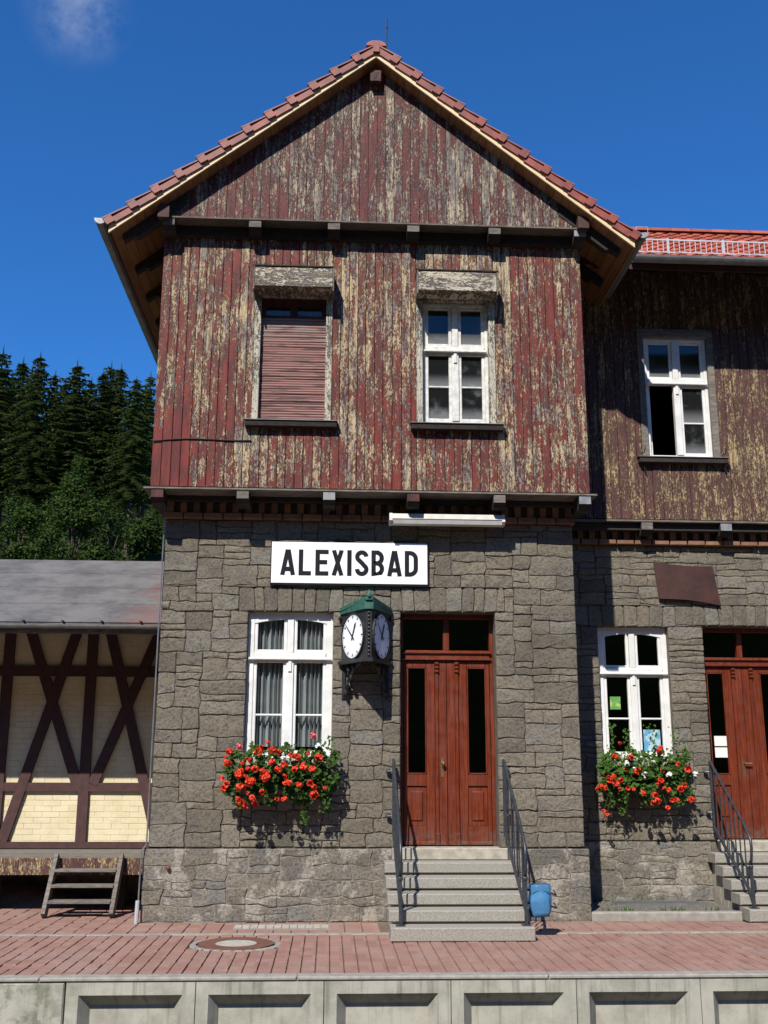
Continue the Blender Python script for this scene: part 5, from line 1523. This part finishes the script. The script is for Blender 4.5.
def flower_box(label, xa, xb, yc, zt, reds, extra, trail, seed, white):
    rr = random.Random(seed); xm = (xa + xb) / 2
    t = thing('flower_box', label, 'flower box', (xm, yc, zt - 0.2), 'geranium boxes under the windows')
    bx0, bx1 = xa + 0.13, xb - 0.13
    g = G(); g.add([(bx0 + .02, yc - 0.07, zt - 0.20), (bx1 - .02, yc - 0.07, zt - 0.20), (bx1 - .02, yc + 0.08, zt - 0.20), (bx0 + .02, yc + 0.08, zt - 0.20),
                    (bx0, yc - 0.10, zt), (bx1, yc - 0.10, zt), (bx1, yc + 0.10, zt), (bx0, yc + 0.10, zt)], [(0, 3, 2, 1), (4, 5, 6, 7), (0, 1, 5, 4), (1, 2, 6, 5), (2, 3, 7, 6), (3, 0, 4, 7)])
    g.build('planter', 'black_plastic', t)
    g = G()
    for xx in (bx0 - 0.015, bx1 + 0.015):
        g.tube([(xx, yc + 0.19, zt - 0.02), (xx, yc - 0.10, zt - 0.02), (xx, yc - 0.125, zt + 0.03), (xx, yc - 0.10, zt + 0.06), (xx, yc - 0.07, zt + 0.03)], 0.011, 6)
        g.tube([(xx, yc + 0.19, zt - 0.24), (xx, yc + 0.05, zt - 0.21), (xx, yc - 0.09, zt - 0.04)], 0.011, 6)
    g.build('iron_bracket', 'cast_iron', t)
    fl = G()
    def put(n, x0, x1, zl, zh, spread, smin=0.018, smax=0.036):
        for _ in range(n):
            u = rr.uniform(-1, 1); x = (x0 + x1) / 2 + u * (x1 - x0) / 2
            v = rr.random(); z = zl + (zh - zl) * v
            env = math.sqrt(max(0.05, 1 - u * u * 0.75))
            y = yc - spread * env * math.sqrt(max(0, 1 - (2 * v - 1) ** 2)) * rr.uniform(0.55, 1.08) + 0.04
            leaf(fl, Vector((x + 0.03 * math.sin(z * 23), y, z + (env - 0.9) * 0.12 + 0.05 * math.sin(x * 17 + seed) + 0.035 * math.sin(x * 31))), rr.uniform(smin, smax), Vector((rr.gauss(0, .5) + u * .4, -0.7 + rr.gauss(0, .45), 0.5 + rr.gauss(0, .5))), rr)
    put(1250, xa + 0.04, xb - 0.02, zt - 0.27, zt + 0.24, 0.27)
    put(260, xa + 0.1, xb - 0.1, zt - 0.40, zt - 0.05, 0.24)
    for (x, z0_, z1_, n) in trail:   # trailing and rising sprigs
        for k in range(n):
            q = k / max(1, n - 1)
            leaf(fl, Vector((x + rr.gauss(0, 0.035), yc - 0.08 + rr.gauss(0, 0.05), z0_ + (z1_ - z0_) * q)), rr.uniform(0.011, 0.022), Vector((rr.gauss(0, .5), -0.8, rr.gauss(0.3, .5))), rr)
    fl.build('leaves', 'geranium_leaf', t, kind='stuff')
    stg = G()
    for (x, z, yo) in reds + [(w_[0], w_[1], 0.26) for w_ in white]:
        me = rr.choice(FM) if (x, z, yo) in reds else FW
        s = rr.choice((0.5, 0.65, 0.8, 0.9, 1.05, 1.15)) * rr.uniform(0.9, 1.1)
        y = yc - yo
        inst('flower', me, t, (x, y, z), (rr.uniform(0.6, 1.3), rr.uniform(-.3, .3), rr.uniform(0, 6)), (s, s * rr.uniform(.8, 1.1), s * rr.uniform(.7, 1.1)))
        stg.tube([(x, y + 0.02, z - 0.01), (x * 0.8 + xm * 0.2, yc - 0.10, zt + (z - zt) * 0.45)], 0.004, 4)
    for (x, z) in extra: inst('flower', FP, t, (x, yc - 0.22, z), (0.9, 0, 1), (0.9, 0.9, 0.9))
    stg.build('flower_stalks', 'geranium_leaf', t, kind='stuff')
    return t


def from_px(px, py, y):
    d = fw + r2 * ((px - 384) / FPX) - u2 * ((py - 512) / FPX); k = (y - CAM.y) / d.y
    return CAM + d * k


# bloom positions seen on the box front, turned into metres on the plane of the blossoms
z1 = [(268, 742), (272, 750), (279, 752), (258, 752), (262, 748), (291, 755), (308, 753), (248, 760), (242, 763), (272, 762), (265, 775), (248, 769), (241, 771), (262, 771), (284, 765), (291, 756), (304, 766), (309, 753), (319, 758),
      (225, 757), (229, 752), (227, 763), (230, 764), (222, 778), (226, 784), (223, 788), (244, 787), (252, 781), (247, 793), (250, 782), (262, 770), (266, 777), (285, 776), (289, 783), (285, 781), (299, 785), (310, 783), (314, 787), (312, 782), (325, 788),
      (262, 792), (277, 799), (284, 799), (238, 799), (241, 803), (247, 806), (252, 798), (255, 804), (240, 787), (312, 769), (295, 769), (278, 770), (239, 774), (314, 795), (297, 757), (255, 769), (246, 776), (243, 807)]
reds1 = []
for (px, py) in z1:
    yo = rnd.uniform(0.20, 0.33); p = from_px(px, py, -0.22 - yo); reds1.append((p.x, p.z, yo))
flower_box('window box of bright red geraniums under the curtained window left of the clock', -1.30, 0.13, -0.22, 1.80, reds1, [(from_px(239, 747, -0.44).x, from_px(239, 747, -0.44).z), (from_px(313, 736, -0.44).x, from_px(313, 736, -0.44).z)],
           [(-0.28, 1.65, 1.15, 60), (-0.05, 1.65, 1.30, 40), (-0.5, 1.7, 1.42, 30), (-0.12, 1.95, 2.16, 36), (0.03, 1.9, 2.20, 24), (-0.45, 1.95, 2.1, 18)], 5,
           [(from_px(283, 759, -0.48).x, from_px(283, 759, -0.48).z), (from_px(318, 746, -0.48).x, from_px(318, 746, -0.48).z)])
z2 = [(620, 743), (597, 789), (601, 786), (604, 788), (609, 779), (614, 776), (621, 780), (620, 789), (628, 788), (634, 789), (615, 757), (617, 783), (638, 771), (657, 783), (661, 781), (664, 788), (669, 790), (655, 795), (658, 801), (672, 800), (677, 800), (681, 789), (688, 769), (678, 764), (691, 800), (664, 771), (604, 811), (607, 815), (643, 793), (625, 770), (631, 757), (660, 750), (653, 803), (668, 808), (685, 785)]
reds2 = []
for (px, py) in z2:
    yo = rnd.uniform(0.18, 0.30); p = from_px(px, py, 1.03 - yo); reds2.append((p.x, p.z, yo))
wh = [(626, 763), (645, 775), (669, 775), (695, 774), (666, 757), (653, 762), (641, 757), (634, 769)]
flower_box('window box of red and white flowers with loose foliage under the poster window', 3.66, 4.96, 1.03, 1.80, reds2, [],
           [(3.88, 1.9, 2.42, 40), (4.10, 1.9, 2.35, 40), (4.45, 1.95, 2.42, 40), (4.75, 1.9, 2.38, 40), (4.9, 1.9, 2.2, 24), (4.3, 1.65, 1.3, 36), (4.0, 1.6, 1.2, 36), (4.7, 1.6, 1.32, 40), (4.9, 1.6, 1.4, 30), (3.85, 1.7, 1.3, 30)], 6,
           [(from_px(px, py, 0.79).x, from_px(px, py, 0.79).z) for px, py in wh])

# ------------------------------------------------------------------ goods shed on the left
S = thing('goods_shed', 'half-timbered goods shed with cream brick infill, crossed dark beams and grey felt roof', 'shed', (-4.5, 1.0, 0))
SY, SXR, SXL = 2.35, BX0 - 0.03, -9.5
g = G(); g.box(SXL, SXR, SY + 0.045, SY + 0.25, 0.62, 4.38); sb_ = g.build('infill_wall', 'cream_brick', S)
rnd = random.Random(3)
g = G(); z = 0.70; row = 0
while z < 4.3:
    x = SXL + (0.12 if row % 2 else 0)
    while x < SXR:
        g.bbox(x + 0.002, min(x + 0.248, SXR), SY + 0.038 + rnd.uniform(0, 0.004), SY + 0.05, z + 0.002, z + 0.078, 0.0025); x += 0.25
    z += 0.08; row += 1
g.build('infill_bricks', 'cream_brick', sb_, kind='stuff')


def beam(x0, z0, x1, z1, w, yo=0.0):
    d = Vector((x1 - x0, z1 - z0)).normalized(); nx, nz_ = -d.y * w / 2, d.x * w / 2
    G().prism([(x0 + nx, z0 + nz_), (x0 - nx, z0 - nz_), (x1 - nx, z1 - nz_), (x1 + nx, z1 + nz_)], SY - 0.012 - yo, SY + 0.04).build('beam', 'dark_beam', S)


K = 1.029
XC = [(-3.45 - 1.19 * k) * K for k in range(6)]
ZB = lambda z: 1.85 + (z - 1.85) * K
sbeam = lambda x0, z0, x1, z1, w, yo: beam(x0 * K, ZB(z0), x1 * K, ZB(z1), w * K, yo)
for xc in XC: beam(xc, 0.76, xc - 0.02, 4.2, 0.15, 0.004)
for zc, wd in ((3.16, 0.15), (1.54, 0.12)): beam(SXR - 0.02, ZB(zc), SXL, ZB(zc), wd, 0.0015)
beam(SXR - 0.02, 0.725, SXL, 0.725, 0.085, 0.006)
for k, xo in enumerate((0, -2.38, -4.76)):
    sbeam(-3.28 + xo, 4.0, -2.40 + xo, 0.80, 0.14, 0.002) if k else beam(-3.375, 4.0, -2.46, 0.76, 0.145, 0.002)
    sbeam(-2.50 + xo, 4.0, -3.33 + xo, 1.58, 0.14, 0.008) if k else beam(-2.50, 4.0, -3.43, 1.57, 0.145, 0.008)
    sbeam(-4.47 + xo, 4.0, -3.56 + xo, 1.58, 0.14, 0.002); sbeam(-3.63 + xo, 4.0, -4.53 + xo, 0.80, 0.14, 0.008)
# loading deck
x = SXL
ydk = 0.89
for k in range(8):
    ya = ydk + k * 0.183
    G().bbox(SXL, SXR - 0.02, ya + 0.003, ya + 0.180, 0.625, 0.67, 0.004).build('deck_plank', 'grey_timber', S)
G().bbox(SXL, SXR - 0.03, ydk - 0.035, ydk - 0.001, 0.46, 0.668, 0.004).build('fascia_board', 'peeling_brown', S)
for xx in (-2.75, -4.4, -6.1, -7.8): G().box(xx - 0.09, xx + 0.09, ydk + 0.25, ydk + 0.43, -0.03, 0.62).build('deck_post', 'old_timber', S)
g = G(); g.box(SXL, SXR - 0.03, SY + 0.0, SY + 0.2, -0.03, 0.62); g.build('foundation', 'lime_mortar', S)
g = G(); g.box(SXL, SXL + 0.2, SY + 0.2, 6, 0, 4.6); g.box(SXL, SXR, 8.3, 8.5, 0, 3.8); g.build('rear_walls', 'cream_brick', S)
# roof
rs = 0.42; ry0, rz0 = 0.69, 3.66; ry1 = 4.25
g = G(); g.prism_x([(ry0, rz0), (ry1, rz0 + rs * (ry1 - ry0)), (ry1, rz0 + 0.05 + rs * (ry1 - ry0)), (ry0, rz0 + 0.05)], SXL - 0.3, SXR - 0.005)
g.prism_x([(ry1, rz0 + rs * (ry1 - ry0)), (2 * ry1 - ry0, rz0), (2 * ry1 - ry0, rz0 + 0.05), (ry1, rz0 + 0.05 + rs * (ry1 - ry0))], SXL - 0.3, SXR - 0.005)
sr = g.build('roof', 'bitumen', S)
for k in range(5):   # overlapping felt strips
    s0 = k * 0.92; s1 = s0 + 0.95
    y0_, y1_ = ry0 - 0.01 + s0, min(ry0 + s1, ry1)
    h0, h1 = rz0 + 0.058 + rs * (y0_ - ry0), rz0 + 0.052 + rs * (y1_ - ry0)
    G().prism_x([(y0_, h0), (y1_, h1), (y1_, h1 + 0.004), (y0_, h0 + 0.007)], SXL - 0.3, SXR - 0.01).build('felt_strip', 'bitumen', sr)
G().box(SXL - 0.3, SXR - 0.01, ry0 + 0.0, ry0 + 0.03, rz0 - 0.10, rz0 - 0.002).build('eaves_board', 'grey_timber', sr)
gutter((SXL - 0.3, ry0 - 0.06, rz0 + 0.01), (SXR - 0.02, ry0 - 0.06, rz0 + 0.01), 0.05, 'gutter', sr, False)
k = SXR - 0.35
while k > SXL:
    G().box(k, k + 0.03, ry0 - 0.12, ry0 + 0.06, rz0 + 0.06, rz0 + 0.068).build('gutter_strap', 'manhole_rust', sr); k -= 0.52
for k in range(9):
    xx = SXR - 0.3 - k * 0.8
    G().prism_x([(ry0 + 0.06, rz0 + 0.02), (ry0 + 0.06, rz0 - 0.08), (SY, rz0 - 0.10 + rs * 1.7), (SY, rz0 + rs * 1.75)], xx, xx + 0.1).build('rafter', 'old_timber', sr)

# wooden steps at the deck
ls = thing('wooden_steps', 'small grey open wooden steps leaning on the shed deck', 'steps', (-3.05, 0.5, 0))
XL, XR_ = -3.49, -2.66
for xx in (XL, XR_): G().obox((xx, 0.36, 0.02), (xx, 0.84, 0.70), 0.05, 0.14).build('stringer', 'grey_timber', ls)
for k in range(3):
    zz = 0.165 + k * 0.175; yy = 0.36 + k * 0.124
    G().bbox(XL + 0.026, XR_ - 0.026, yy, yy + 0.20, zz, zz + 0.035, 0.005).build('tread', 'grey_timber', ls)
# heap of gravel under the deck
g = G(); NX, NY = 30, 8; vs = []
for j in range(NY + 1):
    for i in range(NX + 1):
        u, v = i / NX, j / NY; x = -5.6 + 2.4 * u; y = 1.3 + 0.95 * v
        vs.append((x, y, -0.03 + 0.26 * (math.sin(math.pi * u) ** 0.7) * math.sin(math.pi * min(1, v * 0.75 + 0.02)) + rnd.uniform(0, 0.03) * (0 < u < 1)))
fs = [(j * (NX + 1) + i, j * (NX + 1) + i + 1, (j + 1) * (NX + 1) + i + 1, (j + 1) * (NX + 1) + i) for j in range(NY) for i in range(NX)]
g.add(vs, fs)
hp = g.build('gravel_heap', 'gravel'); hp['kind'] = 'stuff'; hp['label'] = 'heap of grey gravel in the shade under the shed deck'; hp['category'] = 'gravel'

# ------------------------------------------------------------------ wooded hillside behind
rnd = random.Random(99)


def hill_z(x, y):
    a = max(0.0, y - 30)
    return -0.9 + 0.30 * a + 2.0 * math.sin(x * 0.045 + 1) * min(1, a / 40) + 1.5 * math.sin(y * 0.07 + x * 0.03) * min(1, a / 40)


g = G(); NX, NY = 46, 40; vs = []
for j in range(NY + 1):
    for i in range(NX + 1):
        x = -230 + 460 * i / NX; y = 24 + 330 * j / NY
        vs.append((x, y, hill_z(x, y)))
fs = [(j * (NX + 1) + i, j * (NX + 1) + i + 1, (j + 1) * (NX + 1) + i + 1, (j + 1) * (NX + 1) + i) for j in range(NY) for i in range(NX)]
g.add(vs, fs); hill = struct(g, 'hillside', 'forest_floor'); hill.data.polygons.foreach_set('use_smooth', [True] * len(hill.data.polygons))


g = G(); NX, NY = 40, 24; vs = []
for j in range(NY + 1):
    for i in range(NX + 1):
        x = -260 + 520 * i / NX; y = -45 - 300 * j / NY
        vs.append((x, y, -0.9 + 0.52 * (-45 - y) + 2.5 * math.sin(x * 0.04) * min(1, (-45 - y) / 40)))
g.add(vs, [(j * (NX + 1) + i, (j + 1) * (NX + 1) + i, (j + 1) * (NX + 1) + i + 1, j * (NX + 1) + i + 1) for j in range(NY) for i in range(NX)])
struct(g, 'unseen_hillside', 'forest_floor')  # unseen hill behind the camera, added and steepened to darken pane reflections and fill


def conifer_meshes(seed, H=25.0, base=0.30, wide=3.0, droop=0.45):
    rr = random.Random(seed); g = G(); h = H * base; up_ = Vector((0, 0, 1))
    while h < H * 0.985:
        q = (h / H - base) / (1 - base); rad = wide * (1 - q) ** 0.72 * (0.6 + 0.4 * min(1, q * 6)) + 0.15
        nb = max(4, int(5 + 4 * (1 - q)))
        a0 = rr.uniform(0, 6.28)
        for b in range(nb):
            a = a0 + 2 * math.pi * b / nb + rr.uniform(-.25, .25); L = rad * rr.choice((0.55, 0.75, 0.9, 1.0, 1.1, 1.3)) * rr.uniform(.85, 1.1)
            d = Vector((math.cos(a), math.sin(a), 0)); sd = Vector((-d.y, d.x, 0))
            zb = h + rr.uniform(-.2, .2); nseg = max(2, int(L / 0.42))
            for s in range(nseg):
                t0 = s / nseg; c = d * (L * (t0 + 0.5 / nseg)) + Vector((0, 0, zb - droop * L * t0 ** 1.4 + 0.25 * L * t0 * t0 * 0.6))
                wsz = (0.30 + 0.45 * (1 - t0)) * min(1, 0.45 + rad * 0.25)
                # two ragged side fronds and one hanging frond
                for sg in (-1, 1):
                    tip = c + sd * (sg * wsz * rr.uniform(.9, 1.8)) + d * rr.uniform(.1, .45) + Vector((0, 0, rr.uniform(-.35, .02)))
                    g.add([c - d * 0.22, c + d * 0.22 + Vector((0, 0, .03)), tip], [(0, 1, 2)])
                tip = c + Vector((rr.uniform(-.1, .1), rr.uniform(-.1, .1), -wsz * rr.uniform(.5, 1.0)))
                g.add([c - d * 0.25, c + d * 0.25, tip], [(0, 1, 2)])
            tip = d * L * 1.12 + Vector((0, 0, zb - droop * L + 0.15 * L + 0.12)); c = d * L * 0.86 + Vector((0, 0, zb - droop * L * .8 + .12 * L))
            g.add([c + sd * 0.16, c - sd * 0.16, tip], [(0, 1, 2)])
        h += 0.50 * (0.75 + 0.45 * (1 - q)) * rr.uniform(.7, 1.4)
    for k in range(5):
        a = k * 1.26; d = Vector((math.cos(a), math.sin(a), 0))
        g.add([d * 0.13 + Vector((0, 0, H * 0.965)), Vector((0, 0, H * 0.975)), Vector((0, 0, H + 0.5)) + d * 0.02], [(0, 1, 2)])
    tr = G(); tr.tube([(0, 0, -0.6), (0, 0, H * .3), (0, 0, H * .7), (0, 0, H * 0.98)], [0.30, 0.23, 0.13, 0.02], 7)
    for k in range(16):   # dead stubs on the bare lower trunk
        z = H * rr.uniform(0.08, base); a = rr.uniform(0, 6.28); tr.tube([(0, 0, z), (math.cos(a) * 1.0, math.sin(a) * 1.0, z - 0.25)], [0.035, 0.012], 4)
    return g.mesh('spruce_crown', 'needles'), tr.mesh('spruce_trunk', 'bark')


CM = [conifer_meshes(k, 25, b, w, d) for k, (b, w, d) in enumerate(((0.34, 4.7, 0.45), (0.38, 4.0, 0.60), (0.30, 5.2, 0.38), (0.42, 3.8, 0.5), (0.36, 4.4, 0.7), (0.32, 4.2, 0.3)))]


def conifer(x, y, H, v, label):
    z = hill_z(x, y); s = H / 25.0
    t = thing('spruce_tree', label, 'tree', (x, y, z - 0.2), 'spruces on the hillside')
    rz = rnd.uniform(0, 6.28)
    for me, nm in ((CM[v][0], 'crown'), (CM[v][1], 'trunk')):
        o = bpy.data.objects.new(nm, me); COL.objects.link(o); o.parent = t; o.rotation_euler = (0, 0, rz); o.scale = (s * rnd.uniform(.92, 1.1),) * 2 + (s,)


def ray_xy(px, y):
    d = fw + r2 * ((px - 384) / FPX) - u2 * ((560 - 512) / FPX); return CAM.x + d.x * (y - CAM.y) / d.y


# front row, tops measured on the photograph: (column of the top, height of the top in the picture, depth)
tops = [(4, 347, 118), (24, 358, 126), (41, 353, 116), (56, 371, 124), (78, 360, 117), (92, 378, 130), (104, 370, 119), (112, 362, 127), (122, 364, 121), (137, 377, 116), (151, 372, 124), (13, 372, 136), (66, 380, 138), (32, 376, 142), (86, 384, 144), (146, 384, 140)]
order = sorted(range(len(tops)), key=lambda i: tops[i][0])
for rank, i in enumerate(order):
    px, py, y = tops[i]
    p = from_px(px, py, y); zg = hill_z(p.x, y)
    H = p.z - zg
    front = y < 132
    lb = ('tall dark spruce on the hillside, %s' % ['first', 'second', 'third', 'fourth', 'fifth', 'sixth', 'seventh', 'eighth', 'ninth', 'tenth', 'eleventh', 'twelfth', 'thirteenth', 'fourteenth', 'fifteenth', 'sixteenth'][rank]) + ' treetop from the left edge'
    conifer(p.x, y, H, (i * 5 + i // 6) % 6, lb)
# farther wood uphill and beyond the frame, one dark mass
g = G(); far = random.Random(4)
crown_src = CM[0][0]
verts = [v.co.copy() for v in crown_src.vertices]; polys = [tuple(p.vertices) for p in crown_src.polygons]
keep = polys[::3]
for k in range(40):
    y = far.uniform(146, 205); x = ray_xy(-40 + far.uniform(0, 260), y) if k < 30 else far.choice((-1, 1)) * far.uniform(60, 130)
    z = hill_z(x, y); s = far.uniform(0.68, 0.86) if k < 30 else far.uniform(.8, 1.0); b = len(g.v); c, sn = math.cos(k), math.sin(k)
    g.v += [(x + (v.x * c - v.y * sn) * s * 1.3, y + (v.x * sn + v.y * c) * s * 1.3, z + v.z * s - 4) for v in verts]
    g.f += [tuple(i + b for i in p) for p in keep]
fo = g.build('distant_wood', 'needles'); fo['kind'] = 'stuff'; fo['label'] = 'farther dark conifers filling the gaps behind the spruces'; fo['category'] = 'wood'


def broad(px, pyt, pyb, y, wpx, seed, label, n=5200):
    rr = random.Random(seed); top = from_px(px, pyt, y); bot = from_px(px, pyb, y); x = top.x
    scale = (y - CAM.y) / FPX; rx = wpx * scale / 2
    zg = hill_z(x, y); zt = top.z; zb = max(bot.z, zg + 0.2)
    t = thing('leafy_tree', label, 'tree', (x, y, zg - 0.1), 'leafy trees below the spruces')
    tr = G(); tr.tube([(x, y, zg - 0.1), (x + 0.1, y, zg + (zt - zg) * .35), (x - 0.1, y + 0.1, zg + (zt - zg) * 0.8)], [0.22, 0.16, 0.04], 7)
    g = G(); clumps = []
    H = zt - zg
    for k in range(34):
        a = rr.uniform(0, 6.28); v = rr.random() ** 0.8; r = rx * math.sqrt(max(0, 1 - (v * 1.0) ** 2.2)) * math.sqrt(rr.random()) * 0.92
        c = Vector((x + r * math.cos(a), y + r * math.sin(a) * 0.8, zg + H * (0.12 + 0.80 * v))); clumps.append((c, rx * rr.uniform(0.2, 0.36)))
        if k % 2 == 0: tr.tube([(x, y, c.z - (c.z - zg) * 0.45), tuple((Vector((x, y, c.z)) + c) / 2 - Vector((0, 0, .3))), tuple(c)], [0.07, 0.045, 0.015], 4)
    for k in range(int(n * 1.7)):
        c, r = rr.choice(clumps); d = Vector((rr.gauss(0, 1), rr.gauss(0, 1), rr.gauss(0, 1))).normalized()
        p = c + d * r * rr.uniform(0.55, 1.05); p.z = max(p.z, zg + 0.1)
        nrm = (d * 0.6 + Vector((rr.gauss(0, .5), rr.gauss(0, .5), 0.6 + rr.gauss(0, .4)))).normalized(); a = nrm.orthogonal().normalized(); b = nrm.cross(a); s = rr.uniform(0.08, 0.17)
        ph = rr.uniform(0, 3.1); u_ = a * math.cos(ph) + b * math.sin(ph); w_ = nrm.cross(u_)
        g.add([p - u_ * s, p + w_ * s * 0.6, p + u_ * s, p - w_ * s * 0.6], [(0, 1, 2, 3)])
    g.build('crown', 'broadleaf', t); tr.build('trunk', 'bark', t)


broad(24, 484, 560, 66, 78, 1, 'light green leafy tree at the left edge above the shed roof')
broad(78, 470, 560, 60, 104, 2, 'large dark green leafy tree rising above the middle of the shed roof', 6500)
broad(146, 512, 560, 58, 74, 3, 'low green bush between the shed roof and the stone building')
broad(-28, 478, 560, 72, 90, 4, 'leafy tree reaching in from beyond the left edge')
broad(80, 445, 520, 92, 46, 5, 'slim grey-green leafy tree before the spruce trunks', 4000)
broad(52, 500, 560, 82, 60, 6, 'small leafy tree between the light green and the large dark tree', 3500)
broad(112, 492, 560, 84, 60, 7, 'small leafy tree behind the low bush beside the building', 3500)
